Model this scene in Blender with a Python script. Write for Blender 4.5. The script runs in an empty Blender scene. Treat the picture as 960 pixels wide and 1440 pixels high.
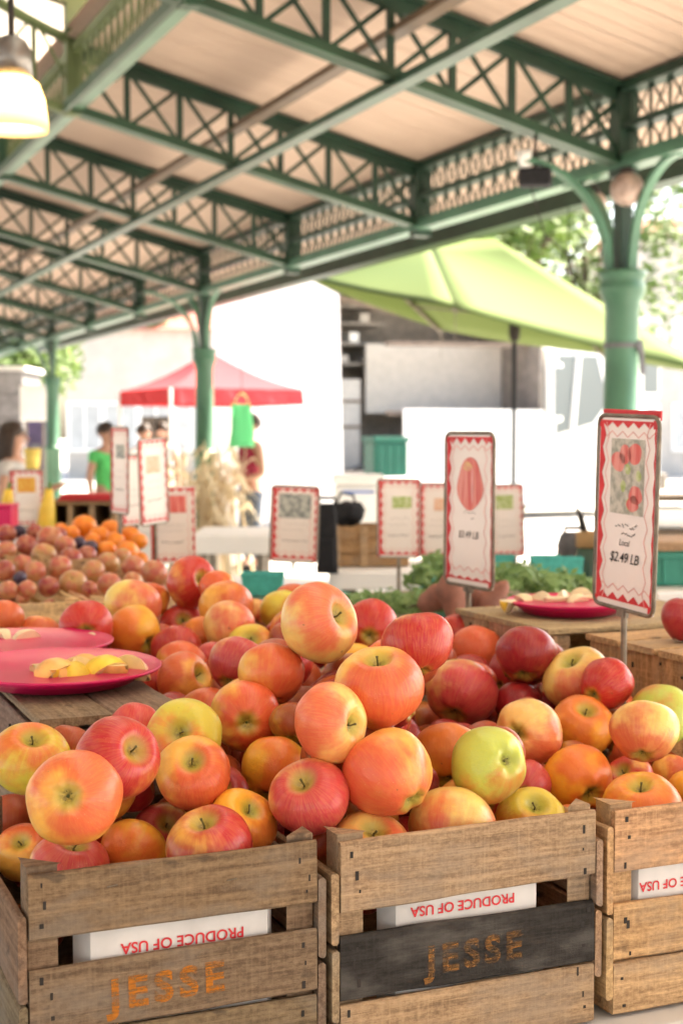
import bpy, bmesh, math, random
from mathutils import Vector, Matrix, Euler, noise
S = bpy.context.scene
C = S.collection
R_ = math.radians
PI = math.pi
random.seed(7)
# ------------------------------------------------------------------ camera (eye level is world z = 0, the ground lies at GZ)
GZ = -1.40
YAW, PITCH = math.atan(862/2000), math.atan(105/2000)
cam = bpy.data.cameras.new('camera'); cam_o = bpy.data.objects.new('camera', cam); C.objects.link(cam_o)
cam.sensor_fit = 'VERTICAL'; cam.sensor_height = 36; cam.lens = 50
cam.clip_start = .05; cam.clip_end = 3000
cam_o.rotation_euler = (PI/2 - PITCH, 0, -YAW)
cam.dof.use_dof = True; cam.dof.focus_distance = 1.50; cam.dof.aperture_fstop = 7.0
S.camera = cam_o
# ------------------------------------------------------------------ sky, sun, exposure
W = bpy.data.worlds.new('World'); S.world = W; W.use_nodes = True
SUN_EL, SUN_AZ = R_(50), R_(82)          # azimuth clockwise from +Y
wn = W.node_tree.nodes; wl = W.node_tree.links
sky = wn.new('ShaderNodeTexSky'); sky.sky_type = 'NISHITA'; sky.sun_disc = False
sky.sun_elevation = SUN_EL; sky.sun_rotation = SUN_AZ; sky.air_density = 1.0; sky.dust_density = 4.0; sky.ozone_density = 1.0
tint = wn.new('ShaderNodeMix'); tint.data_type = 'RGBA'; tint.blend_type = 'MULTIPLY'; tint.inputs[0].default_value = 1; tint.inputs[7].default_value = (1, .965, .89, 1)   # the photograph's warm white balance
wl.new(sky.outputs[0], tint.inputs[6]); wl.new(tint.outputs[2], wn['Background'].inputs[0]); wn['Background'].inputs[1].default_value = .15
sd = bpy.data.lights.new('sun', 'SUN'); sd.energy = 5.0; sd.angle = R_(.53); sd.color = (1, .90, .75)
so = bpy.data.objects.new('sun', sd); C.objects.link(so)
to_sun = Vector((math.sin(SUN_AZ)*math.cos(SUN_EL), math.cos(SUN_AZ)*math.cos(SUN_EL), math.sin(SUN_EL)))
so.rotation_euler = to_sun.to_track_quat('Z', 'Y').to_euler()
S.view_settings.view_transform = 'Standard'; S.view_settings.look = 'None'
S.view_settings.exposure = 2.56; S.view_settings.gamma = 1
S.render.engine = 'CYCLES'
S.cycles.use_denoising = True; S.cycles.max_bounces = 7; S.cycles.diffuse_bounces = 6; S.cycles.glossy_bounces = 3
S.cycles.transmission_bounces = 4; S.cycles.transparent_max_bounces = 6; S.cycles.caustics_reflective = False; S.cycles.caustics_refractive = False
S.cycles.sample_clamp_indirect = 8
# ------------------------------------------------------------------ geometry of the view, used to measure places from the photograph
FW = Vector((math.sin(YAW)*math.cos(PITCH), math.cos(YAW)*math.cos(PITCH), -math.sin(PITCH)))
RT = Vector((math.cos(YAW), -math.sin(YAW), 0)); UP = RT.cross(FW)
def at(px, py, Z=None, X=None, Y=None, z=None):
    d = FW + RT*((px-480)/2000) - UP*((py-720)/2000)
    t = Z if Z is not None else X/d.x if X is not None else Y/d.y if Y is not None else z/d.z
    return d*t
# ------------------------------------------------------------------ helpers
class MB:
    def __init__(s): s.v = []; s.f = []
    def add(s, vs, fs):
        n = len(s.v); s.v += [tuple(v) for v in vs]; s.f += [tuple(i+n for i in f) for f in fs]; return s
    def box(s, x0, x1, y0, y1, z0, z1):
        return s.add([(x0,y0,z0),(x1,y0,z0),(x1,y1,z0),(x0,y1,z0),(x0,y0,z1),(x1,y0,z1),(x1,y1,z1),(x0,y1,z1)],
              [(0,3,2,1),(4,5,6,7),(0,1,5,4),(1,2,6,5),(2,3,7,6),(3,0,4,7)])
    def bar(s, p, q, w, h, up=(0,0,1)):
        p = Vector(p); q = Vector(q); d = (q-p).normalized(); u = Vector(up)
        if abs(d.dot(u)) > .98: u = Vector((0,1,0))
        a = d.cross(u).normalized()*(w/2); b = a.cross(d).normalized()*(h/2)
        return s.add([p-a-b,p+a-b,p+a+b,p-a+b,q-a-b,q+a-b,q+a+b,q-a+b],
              [(0,3,2,1),(4,5,6,7),(0,1,5,4),(1,2,6,5),(2,3,7,6),(3,0,4,7)])
    def tube(s, pts, rad, n=8, cap=True):
        pts = [Vector(p) for p in pts]
        if not hasattr(rad, '__len__'): rad = [rad]*len(pts)
        base = len(s.v); prev = None
        for i, p in enumerate(pts):
            d = (pts[min(i+1,len(pts)-1)] - pts[max(i-1,0)]).normalized()
            if prev is None:
                u = Vector((0,0,1)) if abs(d.z) < .9 else Vector((1,0,0))
                a = d.cross(u).normalized()
            else: a = (prev - d*prev.dot(d)).normalized()
            prev = a; b = d.cross(a)
            for k in range(n):
                t = 2*PI*k/n; s.v.append(tuple(p + (a*math.cos(t)+b*math.sin(t))*rad[i]))
        for i in range(len(pts)-1):
            for k in range(n):
                a0 = base+i*n+k; b0 = base+i*n+(k+1)%n
                s.f.append((a0, b0, b0+n, a0+n))
        if cap:
            s.f.append(tuple(base+k for k in reversed(range(n)))); s.f.append(tuple(base+(len(pts)-1)*n+k for k in range(n)))
        return s
    def lathe(s, prof, n=24, c=(0,0,0), caps=True):
        base = len(s.v); m = len(prof)
        for r, z in prof:
            for k in range(n):
                t = 2*PI*k/n; s.v.append((c[0]+r*math.cos(t), c[1]+r*math.sin(t), c[2]+z))
        for i in range(m-1):
            for k in range(n):
                a = base+i*n+k; b = base+i*n+(k+1)%n; s.f.append((a,b,b+n,a+n))
        if caps and prof[0][0] > 1e-6: s.f.append(tuple(base+k for k in reversed(range(n))))
        if caps and prof[-1][0] > 1e-6: s.f.append(tuple(base+(m-1)*n+k for k in range(n)))
        return s
    def blob(s, c, r, seg=12, ring=8, amp=0, seed=0, fr=1.5):
        base = len(s.v); c = Vector(c)
        r = Vector(r) if hasattr(r, '__len__') else Vector((r,r,r))
        for i in range(ring+1):
            ph = PI*i/ring
            for k in range(seg):
                t = 2*PI*k/seg
                d = Vector((math.sin(ph)*math.cos(t), math.sin(ph)*math.sin(t), math.cos(ph)))
                f = 1 + (amp*noise.noise(d*fr+Vector((seed,seed*1.7,0))) if amp else 0)
                s.v.append((c.x+d.x*r.x*f, c.y+d.y*r.y*f, c.z+d.z*r.z*f))
        for i in range(ring):
            for k in range(seg):
                a = base+i*seg+k; b = base+i*seg+(k+1)%seg; s.f.append((a, a+seg, b+seg, b))
        return s
    def mesh(s, name, mat=None, smooth=False):
        me = bpy.data.meshes.new(name); me.from_pydata(s.v, [], s.f); me.validate(); me.update()
        if mat: me.materials.append(mat)
        if smooth: me.polygons.foreach_set('use_smooth', [True]*len(me.polygons))
        return me
    def build(s, name, mat, parent=None, smooth=False, loc=None):
        return link(name, s.mesh(name, mat, smooth), parent, loc)
def link(name, me, parent=None, loc=None, rot=None):
    o = bpy.data.objects.new(name, me); C.objects.link(o)
    if parent: o.parent = parent
    if loc is not None: o.location = loc
    if rot is not None: o.rotation_euler = rot
    return o
def tag(o, label, cat, group=None):
    o['label'] = label; o['category'] = cat
    if group: o['group'] = group
    return o
def thing(name, label, cat, loc=(0,0,0), rz=0, group=None):
    o = bpy.data.objects.new(name, None); C.objects.link(o); o.location = loc; o.rotation_euler = (0,0,rz)
    o.empty_display_size = .05
    return tag(o, label, cat, group)
def copy_tree(o, parent=None):
    c = o.copy(); C.objects.link(c)
    if parent: c.parent = parent
    for ch in o.children: copy_tree(ch, c)
    return c
def bevel(o, w=.002, seg=2):
    m = o.modifiers.new('bevel', 'BEVEL'); m.width = w; m.segments = seg; m.limit_method = 'ANGLE'; return o
def ordinal(k): return ['first','second','third','fourth','fifth','sixth','seventh','eighth','ninth','tenth','eleventh','twelfth','thirteenth','fourteenth'][k]
def text_mesh(name, body, size, mat, parent, M, shear=0, offset=0, space=1.0, align='CENTER'):
    cu = bpy.data.curves.new(name, 'FONT'); cu.body = body; cu.size = size; cu.shear = shear; cu.offset = offset
    cu.space_character = space; cu.align_x = align; cu.align_y = 'CENTER'; cu.resolution_u = 4
    t = bpy.data.objects.new(name, cu); C.objects.link(t)
    bpy.context.view_layer.update()
    me = bpy.data.meshes.new_from_object(t.evaluated_get(bpy.context.evaluated_depsgraph_get()))
    bpy.data.objects.remove(t); bpy.data.curves.remove(cu)
    me.name = name; me.materials.clear(); me.materials.append(mat)
    o = bpy.data.objects.new(name, me); C.objects.link(o); o.parent = parent; o.matrix_local = M
    return o
# ------------------------------------------------------------------ materials
class NT:
    def __init__(s, name):
        s.m = bpy.data.materials.new(name); s.m.use_nodes = True; s.t = s.m.node_tree; s.b = s.t.nodes['Principled BSDF']
    def n(s, typ, **kw):
        nd = s.t.nodes.new(typ)
        for k, v in kw.items(): setattr(nd, k, v)
        return nd
    def l(s, a, b): s.t.links.new(a, b)
    def val(s, sock, v):
        if isinstance(v, (int, float)): sock.default_value = v
        elif isinstance(v, tuple): sock.default_value = v if len(v) == len(sock.default_value) else v + (1,)
        else: s.l(v, sock)
    def math(s, op, a, b=0, c=None, clamp=False):
        nd = s.n('ShaderNodeMath', operation=op, use_clamp=clamp); s.val(nd.inputs[0], a); s.val(nd.inputs[1], b)
        if c is not None: s.val(nd.inputs[2], c)
        return nd.outputs[0]
    def mix(s, f, a, b, mode='MIX'):
        nd = s.n('ShaderNodeMix', data_type='RGBA', blend_type=mode); s.val(nd.inputs[0], f); s.val(nd.inputs[6], a); s.val(nd.inputs[7], b)
        return nd.outputs[2]
    def noise(s, vec, scale, detail=3, rough=.55, dist=0):
        nd = s.n('ShaderNodeTexNoise'); nd.inputs['Scale'].default_value = scale; nd.inputs['Detail'].default_value = detail
        nd.inputs['Roughness'].default_value = rough; nd.inputs['Distortion'].default_value = dist
        if vec is not None: s.l(vec, nd.inputs['Vector'])
        return nd.outputs[0]
    def ramp(s, f, lo, hi):
        nd = s.n('ShaderNodeMapRange', interpolation_type='SMOOTHSTEP'); s.val(nd.inputs[0], f); s.val(nd.inputs[1], lo); s.val(nd.inputs[2], hi); return nd.outputs[0]
    def coord(s, scale=(1,1,1), which='Object', off=None):
        tc = s.n('ShaderNodeTexCoord'); mp = s.n('ShaderNodeMapping'); mp.inputs['Scale'].default_value = scale
        s.l(tc.outputs[which], mp.inputs[0])
        if off is not None: s.l(off, mp.inputs['Location'])
        return mp.outputs[0]
    def attr(s, name):
        return s.n('ShaderNodeAttribute', attribute_type='OBJECT', attribute_name=name)
    def rnd(s, k=20.):
        oi = s.n('ShaderNodeObjectInfo'); v = s.math('MULTIPLY', oi.outputs['Random'], k)
        cb = s.n('ShaderNodeCombineXYZ'); s.l(v, cb.inputs[0]); s.l(v, cb.inputs[1]); s.l(v, cb.inputs[2]); return cb.outputs[0]
    def bump(s, h, st=.3, d=.001):
        nd = s.n('ShaderNodeBump'); nd.inputs['Strength'].default_value = st; nd.inputs['Distance'].default_value = d
        s.l(h, nd.inputs['Height']); s.l(nd.outputs[0], s.b.inputs['Normal'])
    def out(s, col=None, rough=.5, spec=None, metal=None):
        if col is not None: s.val(s.b.inputs['Base Color'], col)
        s.val(s.b.inputs['Roughness'], rough)
        if spec is not None: s.val(s.b.inputs['Specular IOR Level'], spec)
        if metal is not None: s.val(s.b.inputs['Metallic'], metal)
        return s.m
def plain(name, col, rough=.55, var=.18, scale=9, metal=0, bump=.08, spec=.4):
    m = NT(name); v = m.coord(off=m.rnd()); nz = m.noise(v, scale, 5)
    lo = tuple(c*(1-var) for c in col); hi = tuple(min(1, c*(1+var)) for c in col)
    c = m.mix(m.ramp(nz, .3, .7), lo, hi)
    if bump: m.bump(m.noise(v, scale*9, 3), bump, .002)
    return m.out(c, rough, spec, metal)
def wood_mat(name):
    m = NT(name); off = m.rnd(37)
    g = m.noise(m.coord((3.2, 58, 58), off=off), 2.4, 8, .66, .5)          # long grain
    f = m.noise(m.coord((6, 260, 260), off=off), 2.0, 3, .6)               # fine fibres
    cross = m.noise(m.coord((260, 9, 9), off=off), 1.0, 3, .6)              # saw marks
    big = m.noise(m.coord((5, 11, 11), off=off), 1.6, 4, .6)                # weather patches
    tone = m.attr('tone').outputs['Color']
    dark = m.mix(1.0, tone, (.42, .36, .32), 'MULTIPLY'); light = m.mix(1.0, tone, (1.25, 1.2, 1.12), 'MULTIPLY')
    spk = m.noise(m.coord((55, 90, 90), off=off), 2.2, 6, .72)
    c = m.mix(m.ramp(m.math('ADD', m.math('MULTIPLY', g, .55), m.math('MULTIPLY', spk, .45)), .33, .67), dark, light)
    c = m.mix(m.math('MULTIPLY', m.ramp(f, .45, .75), .38), c, dark)
    c = m.mix(m.math('MULTIPLY', m.ramp(cross, .48, .72), .34), c, light)
    grey = m.mix(.6, tone, (.20, .18, .16))
    c = m.mix(m.math('MULTIPLY', m.ramp(big, .47, .68), .55), c, grey)
    stain = m.ramp(m.noise(m.coord((14, 30, 30), off=off), 1.3, 3, .5), .66, .74)
    c = m.mix(m.math('MULTIPLY', stain, .6), c, (.045, .035, .028))
    hgt = m.math('ADD', m.math('MULTIPLY', m.math('ADD', g, spk), .5), m.math('ADD', m.math('MULTIPLY', f, .5), m.math('MULTIPLY', cross, .3)))
    m.bump(hgt, .75, .002)
    return m.out(c, .82, .25)
def apple_mat():
    m = NT('apple_skin'); tc = m.n('ShaderNodeTexCoord'); P = tc.outputs['Object']
    sp = m.n('ShaderNodeSeparateXYZ'); m.l(P, sp.inputs[0]); x, y, z = sp.outputs
    rho = m.math('MAXIMUM', m.math('SQRT', m.math('ADD', m.math('MULTIPLY', x, x), m.math('MULTIPLY', y, y))), .05)
    off = m.rnd(50)
    cb = m.n('ShaderNodeCombineXYZ'); m.l(m.math('DIVIDE', x, rho), cb.inputs[0]); m.l(m.math('DIVIDE', y, rho), cb.inputs[1]); m.l(m.math('MULTIPLY', z, .16), cb.inputs[2])
    va = m.n('ShaderNodeVectorMath', operation='ADD'); m.l(cb.outputs[0], va.inputs[0]); m.l(off, va.inputs[1])
    streak = m.noise(va.outputs[0], 7, 5, .65); streak2 = m.noise(va.outputs[0], 22, 3, .6)
    vb = m.n('ShaderNodeVectorMath', operation='ADD'); m.l(P, vb.inputs[0]); m.l(off, vb.inputs[1])
    cloud = m.noise(vb.outputs[0], 1.25, 3, .5); fine = m.noise(vb.outputs[0], 14, 4, .6)
    bd = m.n('ShaderNodeVectorMath', operation='DOT_PRODUCT'); m.l(P, bd.inputs[0]); m.l(m.attr('blush_side').outputs['Vector'], bd.inputs[1])
    amt = m.attr('blush_amount').outputs['Fac']
    f = m.math('ADD', m.math('MULTIPLY', bd.outputs['Value'], .58), m.math('MULTIPLY', m.math('SUBTRACT', cloud, .5), 1.8))
    f = m.math('ADD', f, m.math('MULTIPLY', m.math('SUBTRACT', streak, .5), .42))
    f = m.math('ADD', f, m.math('MULTIPLY', m.math('SUBTRACT', streak2, .5), .16))
    f = m.math('ADD', f, m.math('MULTIPLY', m.math('SUBTRACT', amt, .5), 1.5))
    f = m.ramp(f, -.36, .36)
    base = m.attr('ground_colour').outputs['Color']; blush = m.attr('blush_colour').outputs['Color']
    base = m.mix(m.math('MULTIPLY', m.ramp(fine, .4, .7), .35), base, m.mix(1.0, base, (1.15, 1.05, .55), 'MULTIPLY'))
    mid = m.mix(.5, base, blush)
    c = m.mix(f, base, m.mix(m.ramp(streak2, .35, .65), blush, m.mix(.28, blush, mid)))
    # stem bowl and calyx: greener ground colour and brown russet
    bowl = m.math('MULTIPLY', m.ramp(rho, .46, .14), m.ramp(m.math('ABSOLUTE', z), .1, .5))
    c = m.mix(m.math('MULTIPLY', bowl, m.math('ADD', .35, m.math('MULTIPLY', cloud, .8))), c, (.40, .42, .07))
    rus = m.math('MULTIPLY', m.ramp(rho, .22, .05), m.ramp(fine, .35, .6))
    c = m.mix(m.math('MULTIPLY', rus, .75), c, (.13, .09, .03))
    vo = m.n('ShaderNodeTexVoronoi'); vo.inputs['Scale'].default_value = 13; m.l(vb.outputs[0], vo.inputs['Vector'])
    dots = m.math('MULTIPLY', m.ramp(vo.outputs['Distance'], .13, .06), m.ramp(m.noise(vb.outputs[0], 3, 2), .42, .6))
    c = m.mix(m.math('MULTIPLY', dots, .42), c, (.80, .62, .36))
    blem = m.ramp(m.noise(vb.outputs[0], 5.5, 2, .4), .765, .80)
    c = m.mix(m.math('MULTIPLY', blem, .6), c, (.16, .09, .03))
    m.bump(m.math('ADD', m.noise(vb.outputs[0], 6, 3), m.math('MULTIPLY', m.noise(vb.outputs[0], 60, 2), .12)), .10, .02)
    m.out(c, m.math('ADD', .22, m.math('MULTIPLY', fine, .22)), .40)
    m.b.inputs['Coat Weight'].default_value = .10; m.b.inputs['Coat Roughness'].default_value = .16
    return m.m
M_WOOD = wood_mat('weathered_crate_wood'); M_APPLE = apple_mat()
M_STEM = plain('apple_stem_brown', (.12, .10, .03), .8); M_CALYX = plain('apple_calyx', (.10, .10, .03), .9)
M_GREEN = plain('green_iron_paint', (.028, .070, .039), .42, .22, 3, bump=.05)
M_GREEN_DK = plain('dark_green_iron_paint', (.015, .041, .024), .5, .25, 3)
M_COLUMN = plain('column_green_paint', (.062, .155, .095), .38, .15, 3, bump=.05)
M_OLIVE = plain('olive_iron', (.10, .13, .05), .5, .2, 3)  # stands in for lamplit green on the second nave rafter
M_NAIL = plain('rusty_nail', (.02, .014, .011), .7, .3, 60)
M_STEEL = plain('galvanised_steel', (.19, .16, .125), .5, .3, 40, .4)
M_WHITE = plain('white_paint', (.78, .77, .74), .5, .04, 4)
M_CARTON = plain('white_carton', (.62, .595, .585), .7, .12, 14, bump=.03)
M_REDINK = plain('red_print', (.60, .03, .04), .6, .12, 30, bump=0)
M_BLACKINK = plain('black_marker', (.02, .02, .022), .6, .1, 30, bump=0)
M_GREYINK = plain('grey_marker', (.16, .15, .15), .6, .1, 30, bump=0)
M_CARD = plain('white_sign_card', (.80, .74, .71), .35, .04, 6, bump=0)
M_PINK = plain('hot_pink_plastic', (.56, .003, .095), .30, .06, 4, bump=0, spec=.4)
M_DARK = plain('black_fabric', (.012, .012, .014), .9, .2, 40)
M_GREYF = plain('grey_fabric', (.13, .13, .14), .9, .2, 40)
M_RUBBER = plain('tyre_rubber', (.02, .02, .02), .8)
M_TEAL = plain('teal_pulp', (.08, .42, .38), .85, .15, 60, bump=.5)
M_TEALBIN = plain('teal_plastic', (.05, .30, .23), .4, .08)
M_GREENBIN = plain('green_plastic', (.0, .075, .045), .4, .1)
M_CLOTH = plain('white_tablecloth', (.60, .59, .57), .8, .05, 5)
def stencil_mat(name, col, lo, hi):
    m = NT(name); v = m.coord(off=m.rnd()); n = m.noise(v, 60, 7, .75)
    g = m.noise(m.coord((14, 240, 240)), 2, 4)
    fac = m.ramp(m.math('ADD', m.math('MULTIPLY', n, .55), m.math('MULTIPLY', g, .45)), lo, hi)
    tr = m.n('ShaderNodeBsdfTransparent'); mx = m.n('ShaderNodeMixShader'); m.out(col, .8, .2)
    m.l(fac, mx.inputs[0]); m.l(tr.outputs[0], mx.inputs[1]); m.l(m.b.outputs[0], mx.inputs[2]); m.l(mx.outputs[0], m.t.nodes['Material Output'].inputs[0])
    return m.m
M_ORANGE = stencil_mat('worn_orange_stencil', (.44, .15, .016), .33, .62)
M_ORANGE_DK = stencil_mat('faded_orange_stencil', (.24, .11, .03), .36, .68)
def cloth_translucent(name, col, tr):
    m = NT(name); m.out(col, .8, .2); t = m.n('ShaderNodeBsdfTranslucent'); t.inputs[0].default_value = (*col, 1)
    mx = m.n('ShaderNodeMixShader'); mx.inputs[0].default_value = tr
    m.l(m.b.outputs[0], mx.inputs[1]); m.l(t.outputs[0], mx.inputs[2]); m.l(mx.outputs[0], m.t.nodes['Material Output'].inputs[0]); return m.m
M_LIME = cloth_translucent('lime_green_canvas', (.105, .145, .036), .03)
M_REDTENT = cloth_translucent('red_canvas', (.64, .07, .08), .3)
M_SKYLIGHT = cloth_translucent('white_skylight_sheet', (.60, .58, .52), .22)
M_BAG = cloth_translucent('pale_green_bag', (.22, .72, .36), .45)
def leaf_mat(name, a, b):
    m = NT(name); v = m.coord(which='Object'); n = m.noise(v, 2.2, 3); n2 = m.noise(v, 37, 2)
    c = m.mix(m.ramp(m.math('ADD', m.math('MULTIPLY', n, .6), m.math('MULTIPLY', n2, .4)), .35, .65), a, b); m.out(c, .6, .3)
    t = m.n('ShaderNodeBsdfTranslucent'); m.l(c, t.inputs[0]); mx = m.n('ShaderNodeMixShader'); mx.inputs[0].default_value = .35
    m.l(m.b.outputs[0], mx.inputs[1]); m.l(t.outputs[0], mx.inputs[2]); m.l(mx.outputs[0], m.t.nodes['Material Output'].inputs[0]); return m.m
M_LEAF = leaf_mat('tree_leaves', (.07, .13, .025), (.17, .25, .05)); M_HERB = leaf_mat('herb_leaves', (.13, .24, .07), (.30, .42, .17))
M_STRAW = leaf_mat('dry_corn_leaves', (.62, .50, .32), (.80, .70, .52))
M_BARK = plain('bark', (.09, .065, .045), .9, .3, 8, bump=.5)
# ------------------------------------------------------------------ the setting
def concrete():
    m = NT('concrete_paving'); v = m.coord(); n = m.noise(v, .6, 6, .6); f = m.noise(v, 14, 5, .6)
    c = m.mix(m.ramp(n, .3, .7), (.42, .40, .37), (.52, .50, .46)); c = m.mix(m.math('MULTIPLY', f, .3), c, (.30, .285, .27)); m.bump(f, .2, .01); return m.out(c, .85, .3)
g = MB().box(-900, 900, -900, 900, GZ-.3, GZ).build('ground', concrete()); g['kind'] = 'structure'
# ------------------------------------------------------------------ the market shed
XE, XN, XR = 4.604, 2.10, -1.0                     # eaves column line, nave line, ridge
SP = 2.527; Y1 = 6.726
def zb(x): return 1.498 + .24*(XE - x)             # underside line of the rafters
def m_deck():
    m = NT('tan_roof_boards'); v = m.coord((.6, 9, 1), 'Object'); n = m.noise(v, 2, 5); b = m.noise(m.coord((1,1,1)), .7, 3)
    c = m.mix(m.ramp(n, .3, .7), (.54, .40, .315), (.595, .45, .36)); c = m.mix(m.math('MULTIPLY', m.ramp(b, .5, .75), .25), c, (.46, .33, .25)); return m.out(c, .7, .3)
M_DECK = m_deck()
shed = thing('market_shed', 'open market shed with green iron lattice trusses, round columns and tan boarded roof', 'market shed', (XE, Y1, GZ))
def W2(o):                                          # parts of the shed are modelled in world space
    o.location = Vector((0,0,0)) - shed.location; return o
def sb(mb, name, mat, parent=shed, smooth=False):
    o = mb.build(name, mat, parent, smooth)
    if parent is shed: o.location = -shed.location
    return o
YA, YB = Y1 - 9*SP, Y1 + 8*SP
DP = .41
def deck_strip(xa, xb, fz, name, mat, side=1):
    """boards running down the slope, each with a recessed joint"""
    mb = MB(); n = int((YB - YA)/.13); w = (YB-YA)/n
    for k in range(n):
        y0 = YA + k*w; d = .004*((k*7) % 3)
        a, b, c2 = y0 + .003, y0 + w - .003, y0 + w
        for (p, q, dz) in ((y0, a, .0035), (a, b, d*.15), (b, c2, .0035)):
            mb.add([(xa, p, fz(xa)+dz), (xb, p, fz(xb)+dz), (xb, q, fz(xb)+dz), (xa, q, fz(xa)+dz)], [(0,1,2,3)])
    mb.add([(xa,YA,fz(xa)+.06),(xb,YA,fz(xb)+.06),(xb,YB,fz(xb)+.06),(xa,YB,fz(xa)+.06)], [(0,1,2,3)])
    return sb(mb, name, mat)
ztop = lambda x: zb(x) + DP + .05
deck_strip(XN - .05, XE + .95, ztop, 'roof_deck', M_DECK)
mir = lambda x: 2*XR - x
deck_strip(mir(XE + .95), mir(XN - .05), lambda x: ztop(mir(x)), 'roof_deck', M_DECK)
# nave: solid ridge boards, and a row of translucent skylight sheets each side
zn = lambda x: 2.86 + .25*(XN - (x if x > XR else mir(x)))
deck_strip(-.05, .75, lambda x: zn(x)+.09, 'roof_deck', M_WHITE); deck_strip(XR, -.05, lambda x: zn(x)+.09, 'roof_deck', M_DECK)
deck_strip(mir(.75), XR, lambda x: zn(x)+.09, 'roof_deck', M_DECK)
for s in (0, 1):
    xa, xb = (.75, XN+.25) if s == 0 else (mir(XN+.25), mir(.75))
    for k in range(17):
        y0 = YA + k*SP
        if s == 1 and k % 2: pass
        o = sb(MB().add([(xa,y0+.03,zn(xa)+.1),(xb,y0+.03,zn(xb)+.1),(xb,y0+SP-.03,zn(xb)+.1),(xa,y0+SP-.03,zn(xa)+.1)], [(0,1,2,3)]), 'skylight_sheet', M_SKYLIGHT)
PW = .358
NP = 7
vbar = MB().bar((0,0,.02), (0,0,DP-.02), .036, .034).mesh('lattice_post', M_GREEN_DK)
def dmesh(s):
    a = (0, .012*s, .02 if s > 0 else DP-.02-.0); dz = -.24*PW
    return MB().bar((0, .012*s, (.02 if s > 0 else DP-.02)), (PW, .012*s, (DP-.02 if s > 0 else .02) + dz), .028, .008, (0,1,0)).mesh('lattice_brace', M_GREEN_DK)
dA, dB = dmesh(1), dmesh(-1)
for k in range(-1, 9):
    Y = Y1 + k*SP
    if Y > YB: break
    xa = XN - .02
    bc = MB()
    for s in (-1, 1): bc.bar((xa, Y+s*.032, zb(xa)), (XE, Y+s*.032, zb(XE)), .05, .018).bar((xa, Y+s*.012, zb(xa)+.03), (XE, Y+s*.012, zb(XE)+.03), .012, .06)
    truss = sb(bc, 'roof_truss', M_GREEN)
    tc = MB()
    for s in (-1, 1): tc.bar((xa, Y+s*.036, zb(xa)+DP+.02), (XE, Y+s*.036, zb(XE)+DP+.02), .06, .02).bar((xa, Y+s*.012, zb(xa)+DP-.02), (XE, Y+s*.012, zb(XE)+DP-.02), .012, .075)
    sb(tc, 'top_chord', M_GREEN_DK, truss)
    near = 0 <= k <= 3
    lat = MB()
    for j in range(NP):
        x = XE - (j+1)*PW
        if near:
            for me in (vbar, dA, dB): link(me.name, me, truss, (x, Y, zb(x)))
        else:
            for me in (vbar, dA, dB):
                lat.add([(v.co.x+x, v.co.y+Y, v.co.z+zb(x)) for v in me.vertices], [tuple(p.vertices) for p in me.polygons])
    if not near:
        o = sb(lat, 'lattice', M_GREEN_DK, truss); o['kind'] = 'stuff'
    # gusset post where the truss meets the eaves girder
    sb(MB().box(XE-.06, XE+.06, Y-.055, Y+.055, 1.44, zb(XE)+DP+.05), 'gusset_post', M_GREEN_DK, truss)
    # nave part: sloping chord carried on, solid rafter and curved chord
    nv = MB(); xr = XR
    nv.bar((XN, Y, zb(XN)), (xr, Y, zb(xr)), .08, .05)
    nv.bar((XN+.1, Y, zn(XN+.1)-.02), (xr, Y, zn(xr)-.02), .09, .14)
    pts = [(XN - .02 - t*1.3, Y, 2.56 + .42*t + .35*t*t) for t in [i/10 for i in range(11)]]
    nv.tube(pts, .035, 6)
    for j in range(5):
        x = XN - .25 - j*.36
        nv.bar((x, Y, zb(x)), (x, Y, 2.60+.3*(XN-x)), .03, .03); nv.bar((x, Y+.012, zb(x)), (x+.33, Y+.012, 2.58+.25*(XN-x-.33)), .02, .008, (0,1,0)); nv.bar((x, Y-.012, 2.6+.3*(XN-x)), (x+.33, Y-.012, zb(x+.33)), .02, .008, (0,1,0))
    nv.bar((XN, Y, zb(XN)-.02), (XN, Y, 2.95), .10, .10, (0,1,0))
    sb(nv, 'nave_rafter', M_OLIVE if k == 1 else M_GREEN, truss)  # one rafter is olive: yellow lamplight put into its colour
    # the same truss on the far side of the ridge, plain
    fv = MB().bar((mir(XN), Y, zb(XN)), (mir(XE), Y, zb(XE)), .1, .06).bar((mir(XN), Y, zb(XN)+DP), (mir(XE), Y, zb(XE)+DP), .1, .06).bar((mir(XN), Y, zn(XN)), (XR, Y, zn(XR)), .09, .14)
    sb(fv, 'rafter', M_GREEN, truss)
# eaves girder: two tiers of lattice with a bottom flange coloured paler to look lit
def girder(x, z0, z1, ya, yb, pitch, name, flange=.12, tiers=1, mat=M_GREEN_DK, fmat=M_GREEN):
    mb = MB().bar((x, ya, z1), (x, yb, z1), flange, .05)
    root = sb(mb, name, mat)
    sb(MB().bar((x, ya, z0), (x, yb, z0), flange*1.1, .035).bar((x-.045, ya, z0+.035), (x-.045, yb, z0+.035), .012, .05), 'bottom_flange', fmat, root)
    lt = MB(); hz = (z1-z0)/tiers
    for t in range(tiers):
        a, b = z0+t*hz, z0+(t+1)*hz
        if t: lt.bar((x, ya, a), (x, yb, a), flange*.8, .035)
        n = int((yb-ya)/pitch)
        for i in range(n):
            y = ya + i*pitch
            lt.bar((x-.005, y, a), (x-.005, y+pitch, b), .014, .005, (1,0,0)); lt.bar((x+.005, y, b), (x+.005, y+pitch, a), .014, .005, (1,0,0)); lt.bar((x, y, a), (x, y, b), .014, .014)
    o = sb(lt, 'lattice', mat, root); o['kind'] = 'stuff'
    return root
girder(XE, 1.50, zb(XE)+DP+.02, Y1-4.5, YB, .17, 'eaves_girder', tiers=2, fmat=M_COLUMN)
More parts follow.
